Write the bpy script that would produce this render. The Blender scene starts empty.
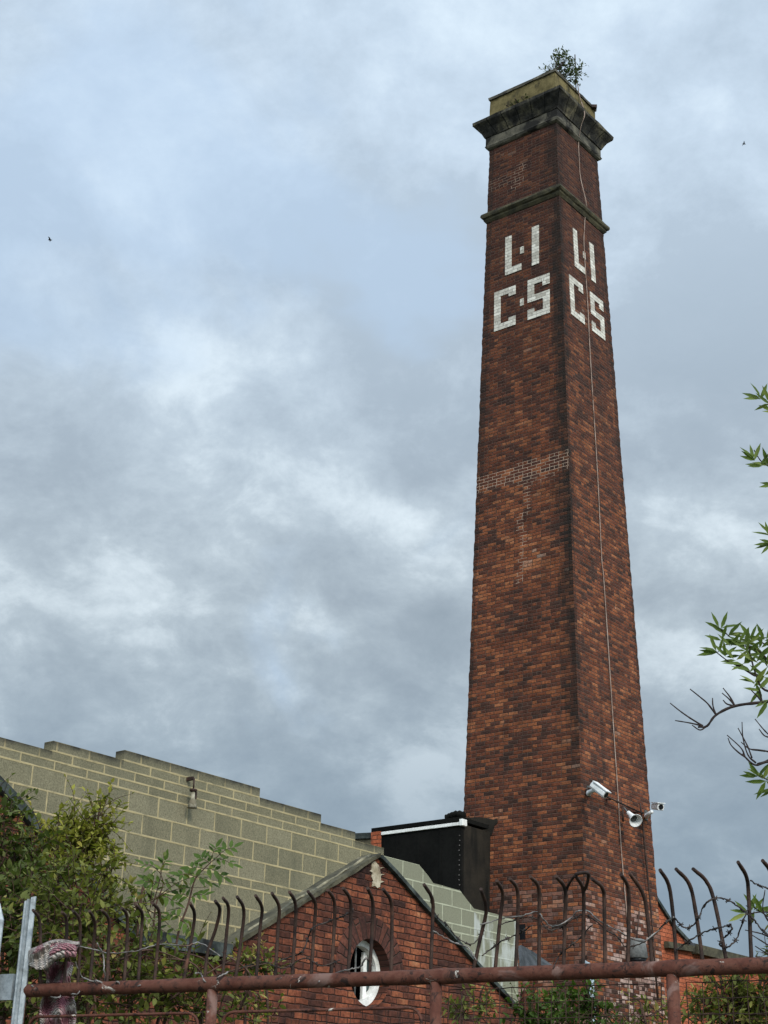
import bpy, bmesh, math, random
from mathutils import Vector, Matrix, noise as mnoise
from mathutils.geometry import tessellate_polygon
random.seed(7)
D = bpy.data
scene = bpy.context.scene
COL = scene.collection
R = math.radians

# ---------------------------------------------------------------- camera
F, TH, ROLL = 1538.0, 0.3966955, 0.023957
EYE = Vector((0, 0, 1.6))
cr_, sr_ = math.cos(ROLL), math.sin(ROLL)
FWD = Vector((0, math.cos(TH), math.sin(TH)))
UP = Vector((0, -math.sin(TH), math.cos(TH)))
RT = Vector((1, 0, 0))
cam = D.cameras.new('camera'); cam.sensor_fit = 'VERTICAL'; cam.sensor_height = 36.0
cam.lens = F * 36.0 / 1024; cam.clip_start = .05; cam.clip_end = 6000
co = D.objects.new('camera', cam); COL.objects.link(co)
# roll so that the picture turns clockwise
xr = RT * cr_ + UP * sr_
yu = -RT * sr_ + UP * cr_
M = Matrix((xr, yu, -FWD)).transposed().to_4x4(); M.translation = EYE
co.matrix_world = M
scene.camera = co

def ray(px, py):
    a, b = px - 384, py - 512
    return FWD + xr * (a / F) - yu * (b / F)
def at(px, py, y):                       # the point seen there, y metres to the north
    r = ray(px, py); return EYE + r * (y / r.y)
def on_plane(px, py, p0, n):
    r = ray(px, py); return EYE + r * ((p0 - EYE).dot(n) / r.dot(n))

# ---------------------------------------------------------------- objects
def tag(o, label=None, cat=None, group=None, kind=None):
    if label: o['label'] = label
    if cat: o['category'] = cat
    if group: o['group'] = group
    if kind: o['kind'] = kind
    return o
def empty(name, loc, label, cat, group=None):
    o = D.objects.new(name, None); COL.objects.link(o); o.location = loc
    o.empty_display_size = .1
    return tag(o, label, cat, group)
def obj(name, bm, mat, parent=None, smooth=False):
    me = D.meshes.new(name)
    if isinstance(bm, bmesh.types.BMesh):
        bm.normal_update()
        bm.to_mesh(me); bm.free()
    else:
        me.from_pydata(*bm)
    for m in (mat if isinstance(mat, (list, tuple)) else [mat]): me.materials.append(m)
    if smooth:
        for p in me.polygons: p.use_smooth = True
    o = D.objects.new(name, me); COL.objects.link(o)
    if parent is not None:
        o.parent = parent
        root = parent
        off = Vector((0, 0, 0))
        while root is not None:
            off += root.location; root = root.parent
        me.transform(Matrix.Translation(-off))
    return o
def face_uv(bm, fn):                     # fn(face, co) -> (u, v)
    uv = bm.loops.layers.uv.get('UVMap') or bm.loops.layers.uv.new('UVMap')
    for f in bm.faces:
        for l in f.loops: l[uv].uv = fn(f, l.vert.co)
def add_box(bm, c, ex, ey, ez):          # centre and half axes
    c, ex, ey, ez = Vector(c), Vector(ex), Vector(ey), Vector(ez)
    v = [bm.verts.new(c + ex * sx + ey * sy + ez * sz) for sx in (-1, 1) for sy in (-1, 1) for sz in (-1, 1)]
    fs = [bm.faces.new([v[i] for i in q]) for q in ((0, 1, 3, 2), (4, 6, 7, 5), (0, 4, 5, 1), (2, 3, 7, 6), (0, 2, 6, 4), (1, 5, 7, 3))]
    return v, fs
def add_tube(bm, pts, rad, seg=8, cap=True, closed=False, rough=0.):
    pts = [Vector(p) for p in pts]; n = len(pts)
    if not isinstance(rad, (list, tuple)): rad = [rad] * n
    t0 = (pts[1] - pts[0]).normalized()
    a = t0.orthogonal().normalized(); rings = []
    for i, p in enumerate(pts):
        if closed: t = (pts[(i + 1) % n] - pts[i - 1]).normalized()
        else: t = (pts[min(i + 1, n - 1)] - pts[max(i - 1, 0)]).normalized()
        a = (a - t * a.dot(t)).normalized(); b = t.cross(a)
        rg = []
        for k in range(seg):
            w = 2 * math.pi * k / seg
            rr = rad[i] * (1 + random.uniform(-rough, rough))
            rg.append(bm.verts.new(p + (a * math.cos(w) + b * math.sin(w)) * rr))
        rings.append(rg)
    for i in range(n if closed else n - 1):
        r0, r1 = rings[i], rings[(i + 1) % n]
        for k in range(seg):
            f = bm.faces.new((r0[k], r0[(k + 1) % seg], r1[(k + 1) % seg], r1[k])); f.smooth = True
    if cap and not closed:
        bm.faces.new(rings[0][::-1]); bm.faces.new(rings[-1])
def add_lathe(bm, o, ax, prof, seg=18):     # rings along ax at the given (distance, radius)
    a = ax.orthogonal().normalized(); b = ax.cross(a); rg = []
    for t, r in prof: rg.append([bm.verts.new(o + ax * t + (a * math.cos(2 * math.pi * k / seg) + b * math.sin(2 * math.pi * k / seg)) * r) for k in range(seg)])
    for p, q in zip(rg, rg[1:]):
        for k in range(seg): bm.faces.new((p[k], p[(k + 1) % seg], q[(k + 1) % seg], q[k])).smooth = True
    bm.faces.new(rg[0][::-1]); bm.faces.new(rg[-1])
def curve(pts, n=8):                     # Catmull-Rom through the points
    pts = [Vector(p) for p in pts]
    P = [2 * pts[0] - pts[1]] + pts + [2 * pts[-1] - pts[-2]]
    out = []
    for i in range(1, len(P) - 2):
        p0, p1, p2, p3 = P[i - 1:i + 3]
        for k in range(n):
            t = k / n
            out.append(.5 * ((2 * p1) + (p2 - p0) * t + (2 * p0 - 5 * p1 + 4 * p2 - p3) * t * t + (3 * p1 - p0 - 3 * p2 + p3) * t ** 3))
    out.append(pts[-1]); return out
def bevel(o, w=.006, seg=1):
    m = o.modifiers.new('bevel', 'BEVEL'); m.width = w; m.segments = seg; m.limit_method = 'ANGLE'; m.angle_limit = R(40)
    return o

# ---------------------------------------------------------------- materials
class NT:
    def __init__(s, name):
        s.m = D.materials.new(name); s.m.use_nodes = True; s.t = s.m.node_tree
        s.t.nodes.clear()
        s.out = s.t.nodes.new('ShaderNodeOutputMaterial')
        s.b = s.t.nodes.new('ShaderNodeBsdfPrincipled'); s.t.links.new(s.b.outputs[0], s.out.inputs[0])
        s.b.inputs['Specular IOR Level'].default_value = .15
    def n(s, typ, **k):
        x = s.t.nodes.new('ShaderNode' + typ)
        for a, v in k.items(): setattr(x, a, v)
        return x
    def set(s, sock, v):
        if isinstance(v, bpy.types.NodeSocket): s.t.links.new(v, sock)
        elif v is not None:
            if hasattr(sock.default_value, '__len__') and hasattr(v, '__len__') and len(sock.default_value) == 4 and len(v) == 3: v = (*v, 1)
            sock.default_value = v
    def math(s, op, a, b=None, c=None, clamp=False):
        x = s.n('Math', operation=op, use_clamp=clamp)
        for i, v in enumerate((a, b, c)):
            if v is not None: s.set(x.inputs[i], v)
        return x.outputs[0]
    def mix(s, f, a, b, blend='MIX'):
        x = s.n('Mix', data_type='RGBA', blend_type=blend)
        s.set(x.inputs[0], f); s.set(x.inputs[6], a); s.set(x.inputs[7], b)
        return x.outputs[2]
    def noise(s, vec, scale, detail=4, rough=.55, out=0, dist=0.):
        x = s.n('TexNoise'); s.set(x.inputs['Vector'], vec); x.inputs['Scale'].default_value = scale
        x.inputs['Detail'].default_value = detail; x.inputs['Roughness'].default_value = rough; x.inputs['Distortion'].default_value = dist
        return x.outputs[out]
    def ramp(s, f, stops, interp='LINEAR'):
        x = s.n('ValToRGB'); cr = x.color_ramp; cr.interpolation = interp
        while len(cr.elements) < len(stops): cr.elements.new(.5)
        for e, (p, c) in zip(cr.elements, stops):
            e.position = p; e.color = (c, c, c, 1) if isinstance(c, (int, float)) else (*c, 1)
        s.set(x.inputs[0], f); return x.outputs[0]
    def step(s, v, lo, hi):
        x = s.n('MapRange', interpolation_type='SMOOTHSTEP'); s.set(x.inputs[0], v)
        s.set(x.inputs[1], lo); s.set(x.inputs[2], hi); return x.outputs[0]
    def coord(s, which='Object'):
        return s.n('TexCoord').outputs[which]
    def geo(s): return s.n('NewGeometry').outputs['Position']
    def attr(s, name, out='Fac'): return s.n('Attribute', attribute_name=name).outputs[out]
    def scale(s, v, sc):
        x = s.n('VectorMath', operation='MULTIPLY'); s.set(x.inputs[0], v); x.inputs[1].default_value = sc; return x.outputs[0]
    def bump(s, h, dist=.01, strength=1.):
        x = s.n('Bump'); x.inputs['Distance'].default_value = dist; x.inputs['Strength'].default_value = strength
        s.set(x.inputs['Height'], h); s.t.links.new(x.outputs[0], s.b.inputs['Normal'])
    def fin(s, col, rough=.85, metal=0.):
        s.set(s.b.inputs['Base Color'], col); s.set(s.b.inputs['Roughness'], rough); s.set(s.b.inputs['Metallic'], metal)
        return s.m

def brick_nodes(N, L=.235, H=.075, mortar=.010, header=4, warp=.004):
    uvn = N.n('UVMap', uv_map='UVMap').outputs[0]
    wn = N.noise(uvn, 9., 2, out=1)
    off = N.n('VectorMath', operation='MULTIPLY_ADD'); N.set(off.inputs[0], wn); off.inputs[1].default_value = (warp * 4,) * 3; off.inputs[2].default_value = (-warp * 2,) * 3
    ad = N.n('VectorMath', operation='ADD'); N.set(ad.inputs[0], uvn); N.set(ad.inputs[1], off.outputs[0])
    sp = N.n('SeparateXYZ'); N.set(sp.inputs[0], ad.outputs[0])
    u, v = sp.outputs[0], sp.outputs[1]
    vr = N.math('DIVIDE', v, H); row = N.math('FLOOR', vr); fv = N.math('MULTIPLY', N.math('FRACT', vr), H)
    if header:
        ish = N.math('LESS_THAN', N.math('FLOORED_MODULO', row, float(header)), .5)
        Lr = N.math('SUBTRACT', L, N.math('MULTIPLY', ish, L * .5))
    else: Lr = N.math('ADD', L, 0.)
    sh = N.math('MULTIPLY', N.math('FLOORED_MODULO', N.math('MULTIPLY', row, .5), 1.), 1.0)
    jit = N.n('TexWhiteNoise', noise_dimensions='1D'); N.set(jit.inputs['W'], row)
    sh = N.math('ADD', sh, N.math('MULTIPLY', jit.outputs['Value'], .16))
    uu = N.math('ADD', N.math('DIVIDE', u, Lr), sh); colm = N.math('FLOOR', uu); fu = N.math('MULTIPLY', N.math('FRACT', uu), Lr)
    du = N.math('MINIMUM', fu, N.math('SUBTRACT', Lr, fu)); dv = N.math('MINIMUM', fv, N.math('SUBTRACT', H, fv))
    d = N.math('MINIMUM', du, dv)
    mm = N.math('SUBTRACT', 1., N.step(d, mortar * .3, mortar * .72))
    cv = N.n('CombineXYZ'); N.set(cv.inputs[0], colm); N.set(cv.inputs[1], row)
    wnz = N.n('TexWhiteNoise', noise_dimensions='3D'); N.set(wnz.inputs['Vector'], cv.outputs[0])
    cv2 = N.n('CombineXYZ'); N.set(cv2.inputs[0], colm); N.set(cv2.inputs[1], row); cv2.inputs[2].default_value = 7.3
    wn2 = N.n('TexWhiteNoise', noise_dimensions='3D'); N.set(wn2.inputs['Vector'], cv2.outputs[0])
    return dict(uv=uvn, mortar=mm, r1=wnz.outputs['Value'], r2=wn2.outputs['Value'], d=d, row=row)

def brick_mat(name, stops, mortar_col, header=4, tower=False, clusters=.5, cscale=.8, soot=.5, L=.235, H=.075, mort=.010, warp=.005):
    N = NT(name); B = brick_nodes(N, L, H, mort, header, warp)
    pos = N.geo()
    big = N.noise(B['uv'], cscale, 3, .6)
    fac = N.math('ADD', N.math('MULTIPLY', B['r1'], 1 - clusters), N.math('MULTIPLY', N.math('SUBTRACT', N.math('MULTIPLY', big, 2.2), .6), clusters), clamp=True)
    col = N.ramp(fac, stops)
    grain = N.noise(B['uv'], 26., 6, .75)
    col = N.mix(1., col, N.ramp(grain, [(.26, .30), (.5, 1.0), (.74, 1.7)]), 'MULTIPLY')
    # soot and weathering, in patches and runs
    st = N.noise(N.scale(B['uv'], (2.6, .35, 1)), 1.0, 5, .65)
    sm = N.math('MULTIPLY', N.step(st, .46, .74), soot)
    col = N.mix(sm, col, N.mix(.35, (.016, .013, .012), col))
    run = N.noise(N.scale(B['uv'], (4.5, .16, 1)), 1.0, 4, .6)
    col = N.mix(N.math('MULTIPLY', N.step(run, .54, .72), .45), col, (.022, .017, .015))
    blo = N.noise(B['uv'], 2.2, 6, .7)
    col = N.mix(1., col, N.ramp(blo, [(.3, .62), (.5, 1.), (.72, 1.28)]), 'MULTIPLY')
    mcol = N.mix(N.noise(B['uv'], 3., 3), mortar_col, tuple(c * .45 for c in mortar_col))
    if tower:
        dark = N.attr('stain'); pale = N.attr('pale'); rep = N.attr('repair'); wea = N.attr('weather')
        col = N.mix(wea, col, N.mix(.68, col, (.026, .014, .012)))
        col = N.mix(dark, col, (.016, .015, .013))
        mcol = N.mix(dark, mcol, (.018, .017, .015))
        pm = N.math('MULTIPLY', pale, N.math('GREATER_THAN', B['r2'], .62))
        pm = N.math('MULTIPLY', pm, N.ramp(N.noise(B['uv'], 14., 4, .7), [(.3, .25), (.62, 1.)]))
        col = N.mix(pm, col, N.mix(B['r1'], (.36, .22, .18), (.42, .33, .28)))
        mcol = N.mix(rep, mcol, (.46, .33, .24))
    col = N.mix(B['mortar'], col, mcol)
    N.bump(N.math('ADD', N.math('MULTIPLY', N.step(B['d'], 0., mort), 1.), N.math('ADD', N.math('MULTIPLY', grain, .35), N.math('MULTIPLY', B['r2'], .35))), .012, .9)
    N.b.inputs['Specular IOR Level'].default_value = .1
    return N.fin(col, .92)

BR = [(.0, (.022, .015, .013)), (.15, (.045, .024, .018)), (.31, (.080, .031, .020)), (.48, (.118, .039, .021)), (.63, (.162, .053, .025)), (.76, (.215, .073, .031)), (.88, (.275, .106, .047)), (.95, (.28, .165, .115)), (1., (.17, .125, .10))]
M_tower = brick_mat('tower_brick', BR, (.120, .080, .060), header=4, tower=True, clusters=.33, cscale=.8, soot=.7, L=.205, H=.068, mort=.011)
GB = [(.0, (.020, .015, .014)), (.2, (.054, .024, .018)), (.42, (.108, .036, .021)), (.62, (.170, .052, .027)), (.80, (.225, .076, .036)), (.92, (.27, .125, .062)), (1., (.19, .13, .10))]
M_gable = brick_mat('gable_brick', GB, (.075, .038, .028), header=0, clusters=.5, cscale=2.2, soot=.9, H=.063, L=.195, mort=.010, warp=.006)
RB = [(.0, (.20, .055, .028)), (.5, (.30, .080, .036)), (1., (.38, .12, .06))]
M_redwall = brick_mat('red_wall_brick', RB, (.26, .09, .05), header=0, clusters=.5, soot=.12)

def block_mat():
    N = NT('concrete_block')
    uv = N.n('UVMap', uv_map='UVMap').outputs[0]; sp = N.n('SeparateXYZ'); N.set(sp.inputs[0], uv)
    lo = N.n('UVMap', uv_map='Local').outputs[0]; sl = N.n('SeparateXYZ'); N.set(sl.inputs[0], lo)
    nz = N.math('MULTIPLY', N.math('SUBTRACT', N.noise(N.geo(), 7., 3), .5), .014)
    fu = N.math('MULTIPLY', N.math('FRACT', sp.outputs[0]), .45); du = N.math('MINIMUM', fu, N.math('SUBTRACT', .45, fu))
    dv = N.math('MINIMUM', sl.outputs[0], N.math('SUBTRACT', sl.outputs[1], sl.outputs[0]))
    d = N.math('ADD', N.math('MINIMUM', du, dv), nz)
    mo = N.math('SUBTRACT', 1., N.step(d, .006, .0135))
    cv = N.n('CombineXYZ'); N.set(cv.inputs[0], N.math('FLOOR', sp.outputs[0])); N.set(cv.inputs[1], N.math('FLOOR', sp.outputs[1]))
    w = N.n('TexWhiteNoise', noise_dimensions='3D'); N.set(w.inputs['Vector'], cv.outputs[0])
    base = N.ramp(w.outputs['Value'], [(0, (.145, .130, .080)), (.5, (.165, .148, .092)), (1, (.185, .165, .104))])
    gr = N.noise(N.geo(), 60., 5, .75)
    base = N.mix(1., base, N.ramp(gr, [(.25, .35), (.5, 1.), (.75, 1.6)]), 'MULTIPLY')
    big = N.noise(N.geo(), 1.3, 4, .6)
    base = N.mix(N.step(big, .45, .75), base, N.mix(.5, base, (.085, .083, .055)))
    dm = N.noise(N.scale(N.geo(), (2.2, 2.2, .35)), 1.6, 6, .65)
    base = N.mix(N.math('MULTIPLY', N.step(dm, .52, .72), .28), base, (.060, .056, .036))
    clean = N.attr('clean')
    base = N.mix(N.math('MULTIPLY', clean, .75), base, N.mix(gr, (.145, .150, .105), (.235, .235, .165)))
    mcol = N.mix(N.noise(N.geo(), 4., 4, .7), (.24, .195, .10), (.43, .35, .19))
    mcol = N.mix(clean, mcol, (.34, .34, .24))
    mo = N.math('MULTIPLY', mo, N.ramp(N.noise(N.geo(), 5., 5, .75), [(.30, .25), (.50, 1.)]))
    col = N.mix(mo, base, mcol)
    # whitish lime runs on the broken end
    lime = N.math('MULTIPLY', N.attr('lime'), N.step(N.noise(N.scale(N.geo(), (3, 3, 1.2)), 1.6, 4), .45, .62))
    col = N.mix(lime, col, (.36, .37, .33))
    top = N.attr('top')
    tn = N.ramp(N.noise(N.geo(), 5., 4, .7), [(.28, .35), (.6, 1.)])
    tn = N.math('MULTIPLY', tn, N.ramp(N.math('DIVIDE', sl.outputs[0], sl.outputs[1]), [(.0, .12), (.45, .35), (.8, .9), (1., 1.)]))
    col = N.mix(N.math('MULTIPLY', top, tn), col, (.035, .034, .027))
    N.bump(N.math('ADD', N.math('MULTIPLY', gr, .5), N.math('MULTIPLY', mo, -.4)), .012, .8)
    return N.fin(col, .95)
M_block = block_mat()

def rough_mat(name, c1, c2, sc=6., c3=None, t3=(.6, .75), rough=.9, bumpd=.01, metal=0., fine=40., streak=None):
    N = NT(name); p = N.geo()
    a = N.noise(p, sc, 5, .62)
    col = N.mix(N.step(a, .32, .68), c1, c2)
    if c3 is not None:
        q = N.scale(p, streak) if streak else p
        col = N.mix(N.step(N.noise(q, sc * .6, 4, .6, dist=.4), *t3), col, c3)
    g = N.noise(p, fine, 4, .7)
    col = N.mix(1., col, N.ramp(g, [(.25, .7), (.5, 1.), (.8, 1.25)]), 'MULTIPLY')
    N.bump(N.math('ADD', N.math('MULTIPLY', g, .5), a), bumpd, .7)
    return N.fin(col, rough, metal)
def cap_stone():
    N = NT('sooty_stone'); p = N.geo(); uv = N.n('UVMap', uv_map='UVMap').outputs[0]; sp = N.n('SeparateXYZ'); N.set(sp.inputs[0], uv)
    a = N.noise(N.scale(p, (1, 1, .5)), 4.2, 6, .65)
    col = N.ramp(a, [(.33, (.012, .012, .011)), (.47, (.034, .032, .027)), (.58, (.085, .076, .052)), (.70, (.21, .18, .11))])
    fu = N.math('FRACT', sp.outputs[0]); jd = N.math('MULTIPLY', N.math('MINIMUM', fu, N.math('SUBTRACT', 1., fu)), .36)
    cv = N.n('TexWhiteNoise', noise_dimensions='1D'); N.set(cv.inputs['W'], N.math('FLOOR', sp.outputs[0]))
    col = N.mix(N.math('MULTIPLY', cv.outputs['Value'], .55), col, (.018, .018, .016))
    col = N.mix(N.math('SUBTRACT', 1., N.step(jd, .006, .016)), col, (.006, .006, .006))
    g = N.noise(p, 30., 5, .7); col = N.mix(1., col, N.ramp(g, [(.25, .5), (.5, 1.), (.8, 1.4)]), 'MULTIPLY')
    N.bump(N.math('ADD', g, a), .015, .8); return N.fin(col, .92)
M_stone = cap_stone()
M_stone2 = rough_mat('weathered_fascia_stone', (.05, .047, .037), (.13, .118, .088), 4., (.018, .017, .015), (.5, .62), fine=30)
M_string = rough_mat('mossy_string_stone', (.032, .030, .021), (.085, .074, .042), 4., (.11, .098, .040), (.6, .75), fine=30)
M_capblock = rough_mat('yellowed_cap_render', (.085, .068, .028), (.165, .132, .058), 4.5, (.035, .030, .016), (.48, .66), fine=25)
M_coping = rough_mat('grey_verge_mortar', (.036, .033, .022), (.090, .080, .050), 6., (.20, .17, .11), (.63, .76), fine=50)
M_slatec = rough_mat('dark_verge_slate', (.020, .026, .024), (.065, .074, .066), 6., (.012, .012, .012), (.5, .7))
M_felt = rough_mat('black_felt', (.0035, .0036, .0032), (.0085, .0083, .0072), 1.3, (.019, .017, .014), (.6, .8), rough=.97, fine=20, bumpd=.02, streak=(3, 3, .4))
for n_ in M_felt.node_tree.nodes:
    if n_.type == 'BSDF_PRINCIPLED': n_.inputs['Specular IOR Level'].default_value = .08
M_tar = rough_mat('brown_black_felt', (.012, .0105, .008), (.026, .021, .015), 2., (.006, .006, .005), (.5, .7), rough=.9, streak=(3, 3, .5))
def rust_mat():
    N = NT('rusty_paint'); p = N.geo()
    a = N.noise(p, 9., 8, .72); b = N.noise(p, 26., 6, .75, dist=.8); c3 = N.noise(p, 4.5, 5, .6, dist=.8)
    col = N.ramp(a, [(.28, (.030, .016, .012)), (.43, (.080, .028, .018)), (.54, (.110, .044, .029)), (.62, (.066, .030, .021)), (.74, (.19, .068, .026))])
    col = N.mix(N.step(b, .53, .62), col, (.026, .015, .012))
    col = N.mix(N.step(c3, .60, .68), col, (.16, .095, .077))
    col = N.mix(N.step(N.noise(p, 9., 7, .72, dist=1.2), .63, .67), col, (.46, .42, .36))
    N.bump(N.math('ADD', a, b), .004, .8)
    return N.fin(col, .72)
M_rust = rust_mat()
M_rustdark = rough_mat('dark_rusty_iron', (.020, .014, .012), (.060, .034, .024), 14., (.12, .055, .034), (.6, .75), rough=.7, fine=90, bumpd=.002)
M_galv = rough_mat('galvanised_steel', (.20, .225, .235), (.34, .37, .38), 16., (.13, .14, .14), (.6, .75), rough=.5, metal=.35, fine=60, bumpd=.002)
M_wire = rough_mat('old_galvanised_wire', (.10, .09, .08), (.27, .25, .23), 18., (.12, .07, .05), (.55, .7), rough=.6, metal=.2)
M_barb = rough_mat('dark_barbed_wire', (.02, .018, .017), (.06, .045, .037), 20., rough=.7)
M_white = rough_mat('dusty_white_plastic', (.55, .55, .53), (.72, .72, .69), 5., (.38, .38, .36), (.65, .8), rough=.5, bumpd=.002)
M_whitepaint = rough_mat('flaking_white_paint', (.62, .61, .56), (.78, .77, .72), 7., (.40, .37, .30), (.66, .75), rough=.6, bumpd=.003)
M_dark = rough_mat('black_glass_lens', (.006, .006, .007), (.012, .012, .012), 5., rough=.25)
M_grey = rough_mat('grey_dusty_metal', (.075, .078, .075), (.14, .14, .13), 8., (.035, .035, .033), (.6, .75), rough=.6)
M_copper = rough_mat('conductor_tape', (.22, .15, .115), (.33, .25, .20), 5., (.12, .075, .055), (.55, .7), rough=.7)
M_plaster = rough_mat('old_plaster', (.42, .37, .26), (.58, .52, .40), 6., (.30, .25, .17), (.6, .75))
M_shade = rough_mat('dusty_enamel', (.22, .20, .14), (.34, .31, .23), 12., (.14, .12, .08), (.55, .7))
M_patch = rough_mat('weathered_plaster', (.24, .195, .125), (.42, .36, .26), 11., (.14, .095, .065), (.52, .68))
M_fillet = rough_mat('dirty_mortar_fillet', (.10, .09, .06), (.24, .21, .14), 9., (.07, .068, .05), (.5, .62))
M_slate = rough_mat('roof_slate', (.03, .034, .036), (.07, .074, .078), 4., (.04, .045, .035), (.55, .7))
M_ground = rough_mat('rough_earth', (.06, .05, .035), (.11, .095, .06), .8, (.045, .07, .025), (.45, .6), fine=12)
M_road = rough_mat('old_asphalt', (.045, .045, .045), (.065, .064, .062), 1.2, fine=50)
M_bark = rough_mat('bark', (.045, .034, .028), (.10, .078, .06), 14., fine=60)
M_twig = rough_mat('dark_twig', (.016, .012, .011), (.040, .028, .024), 20., fine=60)
M_bramble = rough_mat('bramble_stem', (.035, .022, .016), (.09, .05, .035), 15., fine=60)
M_pvc = rough_mat('bluish_pipe', (.22, .27, .29), (.32, .37, .39), 6., rough=.5)
M_bird = rough_mat('dark_feathers', (.012, .012, .013), (.03, .03, .03), 30.)

def letter_mat():
    N = NT('white_glazed_brick'); B = brick_nodes(N, .235, .0731, .010, 0, .001)
    c = N.ramp(B['r1'], [(0, (.36, .33, .27)), (.6, (.54, .51, .43)), (1, (.66, .63, .54))])
    g = N.noise(B['uv'], 12., 5, .7)
    c = N.mix(N.step(g, .48, .70), c, (.25, .23, .19))
    c = N.mix(N.math('MULTIPLY', B['mortar'], .8), c, (.20, .18, .155))
    N.bump(N.step(B['d'], 0., .008), .006, .7)
    return N.fin(c, .55)
M_letter = letter_mat()

def leaf_mat(name, stops, trans=.35):
    N = NT(name)
    c = N.ramp(N.attr('tint'), stops)
    c = N.mix(1., c, N.ramp(N.noise(N.geo(), 30., 3), [(.3, .8), (.7, 1.2)]), 'MULTIPLY')
    N.fin(c, .6); N.b.inputs['Specular IOR Level'].default_value = .15
    tr = N.n('BsdfTranslucent'); N.set(tr.inputs[0], N.mix(1., c, (1.0, 1.15, .55), 'MULTIPLY'))
    mx = N.n('MixShader'); mx.inputs[0].default_value = trans
    N.t.links.new(N.b.outputs[0], mx.inputs[1]); N.t.links.new(tr.outputs[0], mx.inputs[2]); N.t.links.new(mx.outputs[0], N.out.inputs[0])
    return N.m
L_dark = leaf_mat('ivy_leaf', [(0, (0.033, 0.046, 0.013)), (.5, (0.081, 0.102, 0.026)), (.85, (0.142, 0.156, 0.044)), (1, (0.257, 0.221, 0.088))])
L_yel = leaf_mat('yellow_green_leaf', [(0, (0.086, 0.101, 0.022)), (.4, (0.171, 0.176, 0.030)), (.8, (0.288, 0.264, 0.048)), (1, (0.396, 0.317, 0.084))])
L_mid = leaf_mat('bramble_leaf', [(0, (0.043, 0.056, 0.015)), (.5, (0.114, 0.128, 0.030)), (.85, (0.209, 0.196, 0.044)), (1, (0.323, 0.224, 0.081))])
L_elder = leaf_mat('elder_leaf', [(0, (0.029, 0.056, 0.011)), (.6, (0.061, 0.101, 0.017)), (1, (0.135, 0.167, 0.033))])
L_tree = leaf_mat('ash_leaf', [(0, (0.050, 0.084, 0.021)), (.6, (0.119, 0.168, 0.039)), (1, (0.250, 0.276, 0.075))], .45)
L_top = leaf_mat('buddleia_leaf', [(0, (.035, .050, .020)), (.6, (.085, .105, .045)), (1, (.16, .17, .08))])

# ---------------------------------------------------------------- setting: ground and sky
def sheet(name, x0, x1, y0, y1, z, mat, nx=1, ny=1, amp=0.):
    bm = bmesh.new(); g = [[bm.verts.new((x0 + (x1 - x0) * i / nx, y0 + (y1 - y0) * j / ny, z + (mnoise.noise((i * .7, j * .7, 3)) * amp))) for j in range(ny + 1)] for i in range(nx + 1)]
    for i in range(nx):
        for j in range(ny): bm.faces.new((g[i][j], g[i + 1][j], g[i + 1][j + 1], g[i][j + 1]))
    return tag(obj(name, bm, mat), kind='structure')
sheet('ground', -2500, 2500, -2500, 2500, 0, M_ground)
sheet('pavement', -40, 40, -4, 2.6, .12, rough_mat('pavement_flags', (.13, .125, .11), (.2, .19, .17), 1.5, fine=30))
sheet('road', -40, 40, -12, -4.0, .006, M_road)

# ---------------------------------------------------------------- chimney
TX, TY, PH, K, S = 3.338017, 28.253408, 0.1163806, 0.0264678, 1.4
def half(z): return S * (1 - K * (z - 1.6) / S)
def tcor(c, h, z):
    a = {'A': 0, 'L': -math.pi / 2, 'R': math.pi / 2, 'B': math.pi}[c] + PH
    r = h * 2 ** .5
    return Vector((TX + r * math.sin(a), TY - r * math.cos(a), z))
RING = 'ARBL'
FACES = {'L': ('A', 'L'), 'R': ('A', 'R')}
def face_n(c):
    a = (-math.pi / 4 if c == 'L' else math.pi / 4) + PH
    return Vector((math.sin(a), -math.cos(a), 0))
def on_face(c, s, z, off=0.):            # s: metres from the middle, read left to right
    a, b = tcor('A', half(z), z), tcor(c, half(z), z)
    m = (a + b) / 2; e = (b - a).normalized()
    return m + e * (s if c == 'R' else -s) + face_n(c) * off
def px_face(c, px, py, off=0.):
    p0 = on_face(c, 0, 2, off); p1 = on_face(c, 0, 12, off); e = on_face(c, 1, 2, off) - p0
    n = (p1 - p0).cross(e).normalized()
    return on_plane(px, py, p0, n)
chim = empty('brick_chimney', (TX, TY, 0), 'tall tapering dark red brick chimney with white L I C S lettering and stone cap', 'chimney')

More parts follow.
